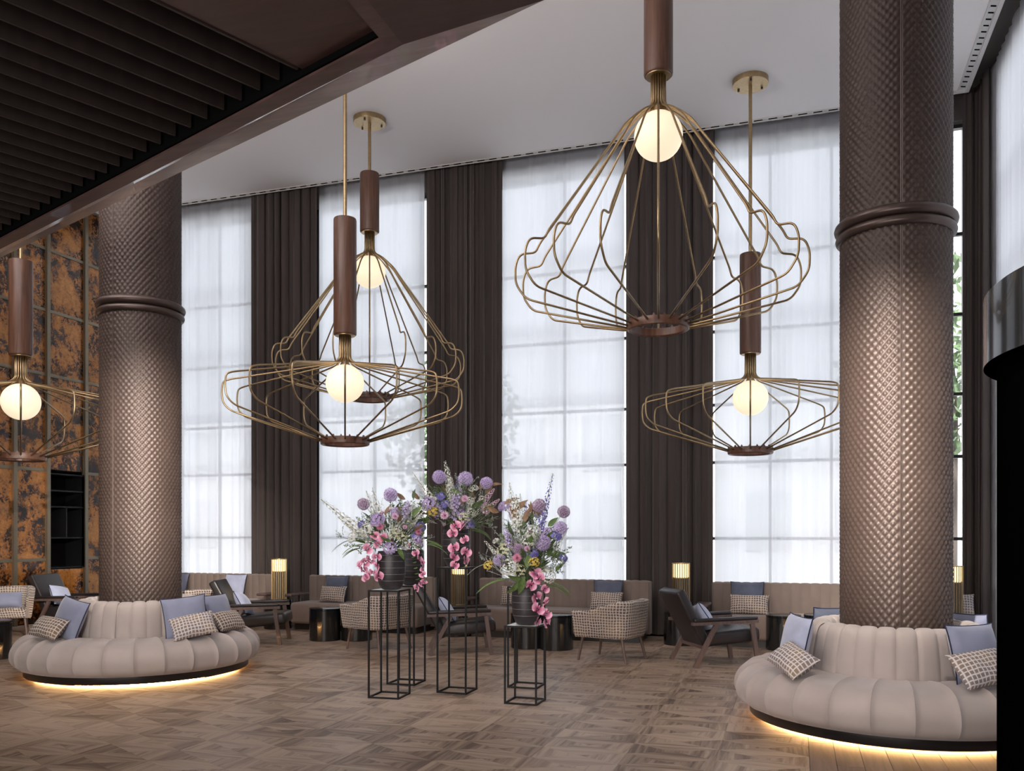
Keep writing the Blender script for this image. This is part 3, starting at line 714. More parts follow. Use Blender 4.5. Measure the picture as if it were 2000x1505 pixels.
globem = MB().lathe([(.225*math.sin(PI*k/24)+1e-5, -.225*math.cos(PI*k/24)) for k in range(25)], 40).mesh('globe', M['globe'], 180)
def pendant(xc, yc, zr, tall, wlen, label, a0=0.0):
    x, y = c2r(xc, yc); t = empty('pendant_lamp', (x, y, zr), 0, label, 'lamp')
    top = 2.36 if tall else 1.28; N = 18 if tall else 16; gz = (2.06-.27) if tall else (.99-.29)
    a0 = math.atan2(-y, -x)
    for k in range(N): inst('cage_rod', tall_rod if tall else flat_rod, t, rot=(0, 0, a0+2*PI*k/N))
    inst('bottom_ring', ringm, t); tag(inst('ring_notches', teeth, t), kind='stuff'); inst('globe', globem, t, (0, 0, gz))
    if tall: MB().tube([(0, 0, .03), (0, 0, gz-.22)], .007, 8).obj('centre_rod', M['brass'], t)
    MB().lathe([(.045, gz+.2), (.05, top), (.02, top)], 20).obj('lamp_holder', M['brass'], t)
    MB().lathe([(.125, 0), (.133, .008), (.135, .02), (.135, wlen-.02), (.130, wlen)], 40).obj('wood_sleeve', M['walnut'], t, loc=(0, 0, top-.01))
    MB().lathe([(.118, 0), (.12, .012)], 32).obj('end_plate', M['brass'], t, loc=(0, 0, top-.018))
    hr = CH-zr
    MB().tube([(0, 0, top+wlen-.02), (0, 0, hr-.03)], .022, 12).obj('drop_rod', M['brass'], t)
    MB().lathe([(.02, hr-.075), (.225, hr-.07), (.228, hr-.06), (.228, hr-.001), (.22, hr)], 48).obj('ceiling_rose', M['brass'], t)
    for k in range(3):
        a = 2*PI*k/3+.6; MB().lathe([(.014, -.095), (.014, -.06)], 10, x=.17*math.cos(a), y=.17*math.sin(a)).obj('screw', M['bronze'], t, loc=(0, 0, hr))
    return t
pendant(1.37, 8.05, 3.45, True, .835, 'largest brass wire pendant with a tall bell cage, right of center', .09)
pendant(-2.02, 12.2, 3.44, True, .835, 'bell-shaped brass wire pendant hanging behind the flat one, left of center', .02)
pendant(-1.98, 10.2, 2.60, False, 1.38, 'flat diamond-shaped brass wire pendant in front of the bell-shaped one, left of center', .0)
pendant(3.09, 11.15, 2.58, False, 1.29, 'flat brass wire pendant hanging beside the right column', .1)
pendant(-6.11, 10.7, 2.46, False, 1.18, 'flat brass wire pendant at the far left before the gold mirror wall', .05)
# ------------------------------------------------------------------ banquettes, lamps, side tables
CW = .13
def rch(w, z0, z1, y0, y1):
    def fn(u, v):
        a = (u-.5)*w; k = 1-abs(u*2-1)**3
        return (a, y0-.012*k, z0+(z1-z0)*v)
    m = MB().grid(fn, 6, 3)
    def top(u, v): a = (u-.5)*w; k = 1-abs(u*2-1)**3; ang = v*PI/2; return (a, y0+.03-(.03+.012*k)*math.cos(ang), z1+(.018+.008*k)*math.sin(ang))
    m.grid(top, 6, 3); m.add([(-w/2, y0+.03, z1+.018), (w/2, y0+.03, z1+.018), (w/2, y1, z1+.012), (-w/2, y1, z1+.012), (w/2, y1, z0), (-w/2, y1, z0)], [(0, 1, 2, 3), (3, 2, 4, 5)])
    return m
chm = rch(CW, .40, .82, 12.44, 12.62).mesh('back_channel', M['banq'], 60)
def banquette(xa, xb, label, arms=(1, 1)):
    n = round((xb-xa)/CW); xb = xa+n*CW
    t = empty('banquette', (xa, 0, 0), 0, label, 'sofa')
    for k in range(n): inst('back_channel', chm, t, (CW*(k+.5), 0, 0))
    w = xb-xa
    inst('back_panel', rbox('back_panel', -.02, w+.02, 12.47, 12.64, .06, .825, .012, M['banq']), t)
    inst('seat_cushion', rbox('seat_cushion', 0, w, 11.85, 12.46, .10, .43, .05, M['banq'], 4), t)
    MB().box(.05, w-.05, 11.93, 12.6, 0, .10).obj('plinth', M['plinth'], t, smooth=0)
    for s, x in ((-1, 0), (1, w)):
        if not arms[0 if s < 0 else 1]: continue
        x0, x1 = (x-.22, x-.03) if s < 0 else (x+.03, x+.22)
        a = inst('armrest', rbox('armrest', x0, x1, 11.95, 12.5, .515, .555, .018, M['chairwood']), t)
        for yy in (12.0, 12.45):
            xx = x0+.03 if s < 0 else x1-.03; MB().box(xx-.02, xx+.02, yy-.02, yy+.02, 0, .517).obj('armrest_post', M['chairwood'], t, smooth=0)
    return t
def bX(px, Y=12.45): return pxX(px, Y)
banquette(bX(215), bX(530), 'long brown channel-back banquette at the far left window', (0, 1))
banquette(bX(605), bX(848), 'brown channel-back banquette under the second window, left of the flowers', (1, 0))
banquette(bX(938), bX(1270), 'brown channel-back banquette under the window right of the flowers', (1, 0))
banquette(bX(1393), bX(1850), 'brown channel-back banquette beneath the window beside the right column', (1, 0))
def side_table(xc, yc, label, h=.46, r=.222):
    x, y = c2r(xc, yc); t = empty('side_table', (x, y, 0), 0, label, 'table')
    MB().lathe([(r-.008, .0), (r, .006), (r, h-.03), (r-.004, h-.026)], 48).obj('drum', M['gloss_black'], t)
    MB().lathe([(r-.004, h-.026), (r+.002, h-.022), (r+.002, h-.003), (r-.003, h)], 48).obj('top', M['gloss_black'], t)
    return t
def pc(px, yc): return ((px-1000)/F*yc, yc)
rodsm = MB()
for k in range(24):
    a = 2*PI*k/24; rodsm.tube([(.118*math.cos(a), .118*math.sin(a), .012), (.118*math.cos(a), .118*math.sin(a), .65)], .0055, 6)
rodsm = rodsm.mesh('brass_rods', M['brass'])
def lamp(px, yc, label, tlabel):
    side_table(*pc(px-2, yc), tlabel); x, y = c2r(*pc(px, yc))
    t = empty('table_lamp', (x, y, .461), 0, label, 'lamp')
    inst('brass_rods', rodsm, t)
    MB().lathe([(.12, 0), (.125, .003), (.125, .012), (.12, .015)], 32).obj('base', M['brass'], t)
    MB().lathe([(.108, .015), (.108, .45)], 32).obj('core', simple('lamp_core', (.12, .09, .06), .5), t)
    MB().lathe([(.10, .46), (.106, .465), (.106, .645), (.10, .65)], 32).obj('lamp_shade', M['shade'], t)
    MB().lathe([(.112, 0), (.124, 0), (.124, .01), (.112, .01)], 32, closed=True).obj('top_ring', M['brass'], t, loc=(0, 0, .648))
for px, l, tl in ((545, 'lit brass-rod table lamp before the leftmost drape', 'black drum table under the leftmost lit lamp'),
               (897, 'brass-rod table lamp half hidden behind the middle flower stand', 'black drum table under the lamp behind the middle flower stand'),
               (1330, 'lit brass-rod table lamp behind the rightmost leather armchair', 'black drum table under the lamp behind the rightmost leather armchair'),
               (1860, 'brass-rod table lamp mostly hidden behind the right column', 'black drum table behind the right column')):
    t = (px-1000)/F; lamp(px, 11.98/(t*UY+UX), l, tl)
side_table(*pc(635, 12.33), 'black glossy drum table left of the check tub chair in the left group')
side_table(*pc(697, 12.34), 'black glossy drum table behind the check tub chair left of the flowers')
side_table(*pc(1030, 11.52), 'black drum table behind the right flower stand, left one of the pair')
side_table(*pc(1087, 11.36), 'black drum table between the right flower stand and the check tub chair')
side_table(*pc(1530, 11.3), 'black drum table between the rightmost leather armchair and the right sofa')
side_table(*pc(1606, 10.9), 'black drum table behind the right sofa close to the column', .5)
side_table(*pc(-17, 10.5), 'black drum table cut by the left edge of the view')
# pillows on the banquettes
def bp(px, z, w, h, mat, label, lean=16, Y=12.27, pipe='navy', roll=0):
    t = (px-1000)/F; pillow('pillow' if w == h else 'lumbar_pillow', *pc(px, Y/(t*UY+UX)), z, w, h, -90-18.2, lean, mat, label, roll, pipe)
bp(346, .64, .42, .42, 'blue', 'blue pillow on the far left banquette beside the left column')
bp(458, .64, .42, .42, 'lightblue', 'light blue pillow on the far left banquette behind a leather armchair')
bp(656, .64, .42, .42, 'slateblue', 'slate blue pillow on the banquette left of the flowers')
bp(650, .565, .46, .27, 'check', 'brown check pillow before the slate blue one, left of the flowers', 22, 12.07, None)
bp(1187, .64, .43, .43, 'slateblue', 'slate blue pillow on the banquette right of the flowers')
bp(1184, .565, .48, .27, 'check', 'brown check pillow behind the check tub chair on the banquette right of the flowers', 22, 12.07, None)
bp(1004, .60, .42, .30, 'check', 'check pillow half hidden behind the right flower vase', 18, 12.2, None)
bp(1459, .64, .45, .45, 'slateblue', 'slate blue pillow on the banquette beside the right column')
bp(1463, .565, .52, .28, 'check', 'brown check pillow before the slate blue one, next to the right column', 22, 12.07, None)
bp(1866, .60, .45, .32, 'checkpale', 'grey woven pillow in the far corner seen right of the right column', 18, 12.2, None)
# ------------------------------------------------------------------ armchairs
def leather_chair(xc, yc, face, label, plabel, pside=1):
    x, y = c2r(xc, yc); t = empty('leather_armchair', (x, y, 0), math.radians(face+18.22), label, 'chair')
    def slab(name, f0, z0, f1, z1, th, hw, mat, bev=.03):    # padded board along the f axis
        L_ = math.hypot(f1-f0, z1-z0); me = rbox(name, 0, L_, -hw, hw, -th/2, th/2, bev, mat, 4)
        return inst(name, me, t, (f0, 0, z0), (0, -math.atan2(z1-z0, f1-f0), 0))
    slab('backrest', -.17, .22, -.52, .87, .11, .29, M['leather'])
    slab('seat', -.22, .30, .47, .36, .16, .29, M['leather'], .045)
    for s in (-1, 1):
        inst('armrest_pad', rbox('armrest_pad', -.38, .40, s*.335-.035, s*.335+.035, .515, .555, .014, M['leather'],
             2, lambda v: (v.x, v.y, v.z+(.02 if v.x > 0 else 0))), t)
        MB().bar((-.40, s*.335, .497), (.41, s*.335, .517), .055, .035).obj('arm_rail', M['chairwood'], t, smooth=0)
        MB().bar((-.10, s*.335, .49), (-.37, s*.345, .0), .035, .05).obj('leg', M['chairwood'], t, smooth=0)
        MB().bar((.34, s*.335, .49), (.41, s*.345, .0), .035, .05).obj('leg', M['chairwood'], t, smooth=0)
    MB().bar((.36, -.33, .26), (.36, .33, .26), .03, .04).bar((-.23, -.33, .22), (-.23, .33, .22), .03, .04).obj('seat_rail', M['chairwood'], t, smooth=0)
    ca, sa = math.cos(math.radians(face)), math.sin(math.radians(face))
    pillow('pillow', xc+ca*-.14-sa*-.05*pside, yc+sa*-.14+ca*-.05*pside, .545, .36, .36, face, 32, 'lightblue', plabel, roll=14)
    return t
leather_chair(-6.95, 13.55, -14, 'black leather wood-framed armchair at the far left before the gold mirror wall', 'light blue pillow in the far left leather armchair')
leather_chair(-3.60, 12.05, 4, 'black leather wood-framed armchair right behind the left sofa', 'light blue pillow in the leather armchair behind the left sofa')
leather_chair(-.70, 11.12, 6, 'black leather wood-framed armchair behind the middle flower stand', 'pale patterned pillow in the leather armchair behind the flower stands')
leather_chair(2.36, 10.15, 12, 'black leather wood-framed armchair left of the right sofa', 'light blue pillow in the leather armchair left of the right sofa')
def tub_chair(xc, yc, face, label):
    x, y = c2r(xc, yc); t = empty('tub_chair', (x, y, 0), math.radians(face+18.22), label, 'chair')
    # U shaped shell, f = forward; plan path from left arm front round the back to the right arm front
    path = []; hw, bk, fr, R = .335, -.33, .34, .16
    for k in range(7): path.append((fr+(bk+R-fr)*k/6, hw))
    for k in range(1, 9): a = PI/2+PI/2*k/8; path.append((bk+R+R*math.cos(a), hw-R+R*math.sin(a)))
    for k in range(1, 6): path.append((bk, (hw-R)-(2*(hw-R))*k/6))
    for k in range(0, 9): a = PI+PI/2*k/8; path.append((bk+R+R*math.cos(a), -(hw-R)+R*math.sin(a)))
    for k in range(1, 7): path.append((bk+R+(fr-bk-R)*k/6, -hw))
    n = len(path); L_ = [0]
    for i in range(1, n): L_.append(L_[-1]+math.dist(path[i], path[i-1]))
    def zt(f): s = max(0, min(1, (.20-f)/.5)); return .60+.125*s*s*(3-2*s)
    vs, uv, fs = [], [], []; m = 12
    for i, (f, y_) in enumerate(path):
        a, b = path[max(i-1, 0)], path[min(i+1, n-1)]; tx, ty = b[0]-a[0], b[1]-a[1]; d = math.hypot(tx, ty)
        ox, oy = (ty/d, -tx/d); 
        if ox*(f-0)+oy*y_ < 0: ox, oy = -ox, -oy
        z1 = zt(f); th = .08; base = .29
        prof = [(-.02, base), (-.012, base-.005), (0, base+.01), (.006, base+.1), (.012, z1-.06), (.016, z1-.03), (.010, z1-.008), (-.012, z1+.006), (-th+.02, z1+.006), (-th-.004, z1-.008), (-th-.008, z1-.03), (-th, base+.1), (-th, base)]
        vl = 0
        for k, (o, z) in enumerate(prof):
            fl = 1+.09*((z-base)/.4)
            vs.append((f*fl+ox*o, y_*fl+oy*o, z)); vl = z if k < 8 else z1*2-z; uv.append((L_[i], vl))
    m = 13
    for i in range(n-1):
        for k in range(m-1): fs.append((i*m+k, i*m+k+1, (i+1)*m+k+1, (i+1)*m+k))
    fs += [tuple(range(m)), tuple((n-1)*m+k for k in range(m))[::-1]]
    me = bpy.data.meshes.new('shell'); me.from_pydata(vs, [], fs); u = me.uv_layers.new(name='UVMap')
    u.data.foreach_set('uv', np.array([uv[l.vertex_index] for l in me.loops], np.float32).ravel())
    bm = bmesh.new(); bm.from_mesh(me); bmesh.ops.recalc_face_normals(bm, faces=bm.faces); bm.to_mesh(me); bm.free()
    finish(me, M['check'], 50); inst('shell', me, t)
    se = rbox('seat', -.27, .36, -.27, .27, .29, .44, .035, M['check'], 3)
    u = se.uv_layers.new(name='UVMap'); u.data.foreach_set('uv', np.array([(se.vertices[l.vertex_index].co.x+se.vertices[l.vertex_index].co.z, se.vertices[l.vertex_index].co.y+se.vertices[l.vertex_index].co.z*.3) for l in se.loops], np.float32).ravel())
    inst('seat', se, t)
    for f, s, df, dy in ((.27, 1, .05, .03), (.27, -1, .05, .03), (-.24, 1, -.07, .03), (-.24, -1, -.07, .03)):
        MB().tube([(f, s*.25, .30), (f+df, s*(.25+dy), 0)], [.021, .013], 10).obj('leg', M['chairwood'], t)
    return t
tub_chair(-7.50, 12.75, -62, 'brown check tub armchair with a blue cushion at the far left edge')
pillow('lumbar_pillow', -7.50+.02, 12.75-.10, .55, .50, .24, -62, 20, 'blue', 'long blue pillow in the check tub chair at the far left', pipe=None)
tub_chair(-4.62, 12.45, 141, 'check tub armchair mostly hidden between the left sofa and the banquette')
tub_chair(-1.76, 11.40, 141, 'check tub armchair seen from behind, left of the flower stands')
tub_chair(1.22, 10.44, 147, 'check tub armchair seen from behind, right of the flower stands')
# ------------------------------------------------------------------ revolving door at the right edge
dx, dy = c2r(3.21, 3.57)
dr = empty('door_1', (dx, dy, 0), 0, kind='structure')
tag(dr, 'black revolving door with a curved drum head at the right edge of the view', None)
MB().lathe([(1.10, 2.30), (1.10, 2.62), (1.09, 2.63)], 96).lathe([(.0001, 2.31), (.80, 2.31), (.80, 2.34), (.86, 2.34), (.86, 2.31), (.93, 2.31), (.93, 2.345), (.975, 2.345), (.975, 2.30), (1.10, 2.30)], 96).obj('drum_head', M['gloss_black'], dr)
def arcwall(a0, a1, r0, r1, z0, z1, n=24):
    vs = []
    for k in range(n+1):
        a = a0+(a1-a0)*k/n
        for r, z in ((r0, z0), (r1, z0), (r1, z1), (r0, z1)): vs.append((r*math.cos(a), r*math.sin(a), z))
    fs = []
    for k in range(n):
        for q in range(4): fs.append((k*4+q, k*4+(q+1) % 4, (k+1)*4+(q+1) % 4, (k+1)*4+q))
    fs += [(0, 3, 2, 1), (n*4, n*4+1, n*4+2, n*4+3)]
    return MB().add(vs, fs)
ac = math.atan2(-dy, -dx)
arcwall(ac-1.75, ac+.35, 1.015, 1.045, 0, 2.31).obj('side_wall', simple('door_black', (.001, .001, .001), .6, 0, .0), dr, 40)
MB().tube([(0, 0, 0), (0, 0, 2.31)], .04, 16).obj('centre_post', M['steel_black'], dr)
for k in range(4):
    a = ac+.3+k*PI/2; c, s = math.cos(a), math.sin(a)
    lf = empty('door_leaf', (0, 0, 0)); lf.parent = dr; lf.rotation_euler = (0, 0, a)
    MB().box(.05, .12, -.02, .02, .03, 2.28).box(.92, .99, -.02, .02, .03, 2.28).box(.12, .92, -.02, .02, .03, .13).box(.12, .92, -.02, .02, 2.2, 2.28).obj('leaf_frame', M['steel_black'], lf, smooth=0)
    MB().box(.12, .92, -.004, .004, .13, 2.2).obj('leaf_pane', M['glass'], lf, smooth=0)
# ------------------------------------------------------------------ flower stands and vases
def stand(xc, yc, h, rot, label):
    x, y = c2r(xc, yc); t = empty('flower_stand', (x, y, 0), math.radians(rot), label, 'stand'); a = .145; r = .0075
    for sx in (-1, 1):
        for sy in (-1, 1): MB().box(sx*a-r, sx*a+r, sy*a-r, sy*a+r, 0, h).obj('leg', M['steel_black'], t, smooth=0)
    for z in (r, h-r):
        m = MB()
        for s in (-1, 1): m.box(-a+r, a-r, s*a-r, s*a+r, z-r, z+r); m.box(s*a-r, s*a+r, -a+r, a-r, z-r, z+r)
        m.obj('base_rails' if z < .1 else 'top_rails', M['steel_black'], t, smooth=0)
    MB().box(-a+r, a-r, -a+r, a-r, h-.012, h-.001).obj('top_plate', M['marble'], t, smooth=0)
    return t
stand(-1.15, 8.07, 1.0, 4, 'black wire flower stand at the front left of the group')
stand(-1.08, 8.79, 1.0, 2, 'black wire flower stand behind the front left one')
stand(-.53, 8.32, 1.2, 0, 'tallest black wire flower stand in the middle of the group')
stand(.12, 7.79, .70, 0, 'lowest black wire flower stand at the front right')
stand(.144, 8.60, 1.0, 0, 'black wire flower stand behind the lowest one at right')
vprof = [(.06, 0), (.085, .004), (.105, .03), (.125, .09), (.134, .17), (.134, .27), (.128, .34), (.122, .36), (.110, .36), (.115, .30), (.12, .2), (.1, .06), (.001, .05)]
vm = MB().lathe([(r_, z_) for r_, z_ in smoothp(vprof[:8], 3)]+vprof[8:], 40).mesh('body', M['vase'], 60)
vr = [torus(.1335 if z > .12 else .122, .0017, z, 40, 6).mesh('glaze_line', M['vaseline']) for z in (.085, .145, .205, .265, .32)]
def vase(xc, yc, z, label, s=1.0):
    x, y = c2r(xc, yc); t = empty('vase', (x, y, z), 0, label, 'vase'); t.scale = (s, s, s)
    inst('body', vm, t)
    for r_ in vr: inst('glaze_line', r_, t)
vase(-1.13, 8.05, 1.0, 'charcoal ceramic vase with pale rings on the front left stand')
vase(-1.03, 8.79, 1.0, 'charcoal ceramic vase on the rear left stand, half hidden', 1.0)
vase(-.54, 8.32, 1.2, 'charcoal ceramic vase on the tallest middle stand')
vase(.13, 7.79, .70, 'charcoal ceramic vase with pale rings on the lowest right stand')
vase(.16, 8.60, 1.0, 'charcoal ceramic vase on the rear right stand, hidden among flowers')
# ------------------------------------------------------------------ flowers
def pet(name, col, c2=None, rough=.6, tr=.25):
    t = NT(name); f = t.noise(t.coords('Object', (1, 1, 1), True), 26, 3)
    t.link(t.ramp(f, [(.35, col), (.65, c2 or tuple(min(1, x*1.35) for x in col))]), t.b.inputs['Base Color'])
    t.b.inputs['Roughness'].default_value = rough; t.b.inputs['Sheen Weight'].default_value = .2
    tl = t.new('ShaderNodeBsdfTranslucent'); tl.inputs[0].default_value = (*(c2 or col), 1)
    mx = t.new('ShaderNodeMixShader'); mx.inputs[0].default_value = tr
    t.link(t.b.outputs[0], mx.inputs[1]); t.link(tl.outputs[0], mx.inputs[2]); t.link(mx.outputs[0], t.out.inputs[0]); return t.m
K = dict(lilac=pet('lilac_petal', (.48, .38, .66), (.70, .60, .86)), mauve=pet('mauve_petal', (.38, .26, .40), (.58, .46, .60)),
  violet=pet('violet_petal', (.16, .14, .46), (.34, .32, .68)), white=pet('white_petal', (.74, .76, .70), (.92, .93, .90)), pink=pet('orchid_petal', (.68, .20, .38), (.86, .46, .62)),
  palepink=pet('pale_pink_petal', (.70, .40, .60), (.88, .66, .80)), yellow=pet('yellow_petal', (.66, .48, .08), (.82, .68, .20)), cream=pet('cream_petal', (.66, .68, .46), (.82, .82, .64)),
  green=pet('green_leaf', (.07, .13, .035), (.17, .27, .08)), grey=pet('grey_leaf', (.22, .27, .24), (.42, .46, .44)), brown=pet('bronze_leaf', (.16, .085, .045), (.32, .20, .11)),
  stem=pet('stem_green', (.14, .20, .08)), fern=pet('fern_leaf', (.08, .18, .03), (.22, .36, .09)), dark=pet('dark_leaf', (.045, .08, .035), (.11, .16, .06)), core=pet('allium_core', (.22, .14, .30)))
def rv(rnd):
    v = Vector((rnd.gauss(0, 1), rnd.gauss(0, 1), rnd.gauss(0, 1))); return v.normalized()
def petal(m, base, d, L_, w, up_, curl=.25, mi=0):
    d = d.normalized(); s = d.cross(up_); s = s.normalized() if s.length > 1e-5 else d.orthogonal().normalized(); n_ = s.cross(d)
    m.add([base, base+d*L_*.45+s*w/2+n_*L_*curl*.2, base+d*L_+n_*L_*curl, base+d*L_*.45-s*w/2+n_*L_*curl*.2], [(0, 1, 2, 3)], mi)
def star(m, p, out, r, k=5, w=.6, mi=0, curl=.3):
    a = out.orthogonal().normalized(); b = out.cross(a)
    for i in range(k):
        t = 2*PI*i/k; d = a*math.cos(t)+b*math.sin(t)+out*.35; petal(m, p, d, r, r*w, out, curl, mi)
def m_allium(seed, col, R=.055, n=110):
    rnd = random.Random(seed); m = MB()
    for i in range(n):
        z = 1-2*(i+.5)/n; a = i*2.39996; r = math.sqrt(1-z*z); d = Vector((r*math.cos(a), r*math.sin(a), z))
        star(m, d*R*rnd.uniform(.82, .95), d, R*.30, 5, .45)
    m.lathe([(R*.66*math.sin(PI*k/8)+1e-5, -R*.66*math.cos(PI*k/8)) for k in range(9)], 12, 1)
    return m.mesh('allium_head', [K[col], K['core']], 0)
def m_spike(seed, col, L_=.34, R=.034, n=60, fl=.022, tip=True):
    rnd = random.Random(seed); m = MB()
    for i in range(n):
        t = (i+.5)/n; a = i*2.4; r = R*(1-t)**.7+.004; d = Vector((math.cos(a), math.sin(a), .5*t)).normalized()
        star(m, Vector((math.cos(a)*r, math.sin(a)*r, t*L_)), d, fl*(1-.65*t), 5, .75)
    m.tube([(0, 0, -.02), (0, 0, L_)], .002, 4, 1); return m.mesh('flower_spike', [K[col], K['stem']], 0)
def m_aster(seed, col, R=.045):
    rnd = random.Random(seed); m = MB()
    for i in range(90):
        e = (i/90)**.6; a = i*2.4; d = Vector((math.cos(a)*e, math.sin(a)*e, 1.15-e)); petal(m, Vector((0, 0, 0)), d, R, R*.22, Vector((0, 0, 1)), .15)
    return m.mesh('aster_bloom', K[col], 0)
def m_cluster(seed, col, R=.045, n=60, fl=.012):
    rnd = random.Random(seed); m = MB()
    for i in range(n):
        d = rv(rnd); d.z = abs(d.z)*.7+.1; p = Vector((d.x*R, d.y*R, d.z*R)); star(m, p, d.normalized(), fl*rnd.uniform(.7, 1.2), 5, .8)
        if i % 5 == 0: m.tube([(0, 0, -.05), p], .0012, 3, 1)
    return m.mesh('flower_cluster', [K[col], K['stem']], 0)
def orchid_mat():
    t = NT('orchid_gradient'); tc = t.new('ShaderNodeTexCoord'); ln = t.new('ShaderNodeVectorMath', operation='LENGTH'); t.link(tc.outputs['Object'], ln.inputs[0])
    f = t.math('ADD', t.math('MULTIPLY', ln.outputs['Value'], 20.0), t.math('MULTIPLY', t.noise(t.coords('Object', (1, 1, 1), True), 60, 3), .35))
    t.link(t.ramp(f, [(.35, (.28, .03, .10)), (.66, (.54, .13, .27)), (1.0, (.80, .42, .57))]), t.b.inputs['Base Color'])
    t.b.inputs['Roughness'].default_value = .5; t.b.inputs['Sheen Weight'].default_value = .2; return t.m
K['orchid'] = orchid_mat()
def m_orchid(seed):
    rnd = random.Random(seed); m = MB()
    def big_(sx):
        def fn(u, v):
            a = (u-.5)*2.4; r = .008+.036*v; return (sx*(.004+r*math.cos(a)*1.05), -.006-.010*v+.006*math.sin(9*u)*v, r*math.sin(a)*.95+.004)
        m.grid(fn, 6, 4)
    big_(1); big_(-1)
    for a in (PI/2, PI/2+2.3, PI/2-2.3): petal(m, Vector((0, 0, 0)), Vector((math.cos(a), .15, math.sin(a))), .04, .024, Vector((0, -1, 0)), .15)
    petal(m, Vector((0, -.004, 0)), Vector((0, -.6, -.6)), .020, .014, Vector((0, -1, 0)), .3, 1)
    return m.mesh('orchid_bloom', [K['orchid'], K['mauve']], 0)
def m_fern(seed, L_=.26, col='fern', w=.07):
    rnd = random.Random(seed); m = MB(); pts = []
    for k in range(9): t = k/8; pts.append((L_*t*.92, 0, -.55*L_*t*t+.10*L_*t))
    m.tube(pts, .0018, 4)
    for k in range(1, 18):
        t = k/18; p = Vector((L_*t*.92, 0, -.55*L_*t*t+.10*L_*t)); ww = w*math.sin(PI*min(1, t*.85+.12))
        for s in (-1, 1): petal(m, p, Vector((.55, s, -.25)), ww, .019, Vector((0, 0, 1)), -.1)
    return m.mesh('fern_frond', K[col], 0)
def m_leaf(seed, col, L_=.13, w=.05, bend=.3):
    m = MB()
    def fn(u, v):
        t = u; hw = w/2*math.sin(PI*min(1, t**.8))*(v*2-1); return (L_*t, hw, abs(hw)*.35-bend*L_*t*t)
    return m.grid(fn, 8, 4).mesh('leaf', K[col], 60)
def m_sprig(seed, col, L_=.22, n=26, s=.024, spread=.5):
    rnd = random.Random(seed); m = MB()
    for b in range(4):
        d = (Vector((0, 0, 1))+rv(rnd)*spread).normalized(); pts = [Vector((0, 0, 0)), d*L_*.5+Vector((0, 0, L_*.1)), d*L_*rnd.uniform(.8, 1.1)]
        m.tube(pts, .0012, 3)
        for i in range(n//2):
            t = rnd.uniform(.2, 1); p = pts[0].lerp(pts[1], t*2) if t < .5 else pts[1].lerp(pts[2], t*2-1); petal(m, p, rv(rnd)+d*.6, s*rnd.uniform(.6, 1.2), s*.42, rv(rnd), .1)
    return m.mesh('foliage_sprig', K[col], 0)
A_ = {c: [m_allium(s, c) for s in (1,)] for c in ('lilac', 'mauve')}
SP = dict(violet=m_spike(1, 'violet'), lilac=m_spike(2, 'lilac', .24, .042, 60, .030), white=m_spike(3, 'white', .32, .026, 60, .018), thin=m_spike(4, 'white', .34, .020, 54, .021), vthin=m_spike(5, 'violet', .36, .018, 46, .017), pp=m_spike(6, 'palepink', .26, .036, 60, .022))
AS, APK = m_aster(1, 'palepink'), m_aster(2, 'pink'); CLU = dict(white=m_cluster(1, 'white', .06, 90, .011), yellow=m_cluster(2, 'yellow', .04, 46, .013), cream=m_cluster(3, 'cream', .055, 60, .013), violet=m_cluster(4, 'violet', .045, 60, .017), lilac=m_cluster(5, 'lilac', .055, 80, .017), grey=m_sprig(9, 'grey', .10, 40, .016, 1.0))
ORC = [m_orchid(1), m_orchid(2)]; FE = m_fern(1); FE2 = m_fern(2, .30, 'grey', .05); LF = dict(green=m_leaf(1, 'green'), brown=m_leaf(2, 'brown'), dark=m_leaf(3, 'dark'), big=m_leaf(4, 'green', .17, .07, .5))
SG = [m_sprig(1, 'green'), m_sprig(2, 'grey', .24, 36, .016), m_sprig(3, 'dark', .2, 34, .03, .8), m_sprig(4, 'white', .26, 44, .010, .4)]
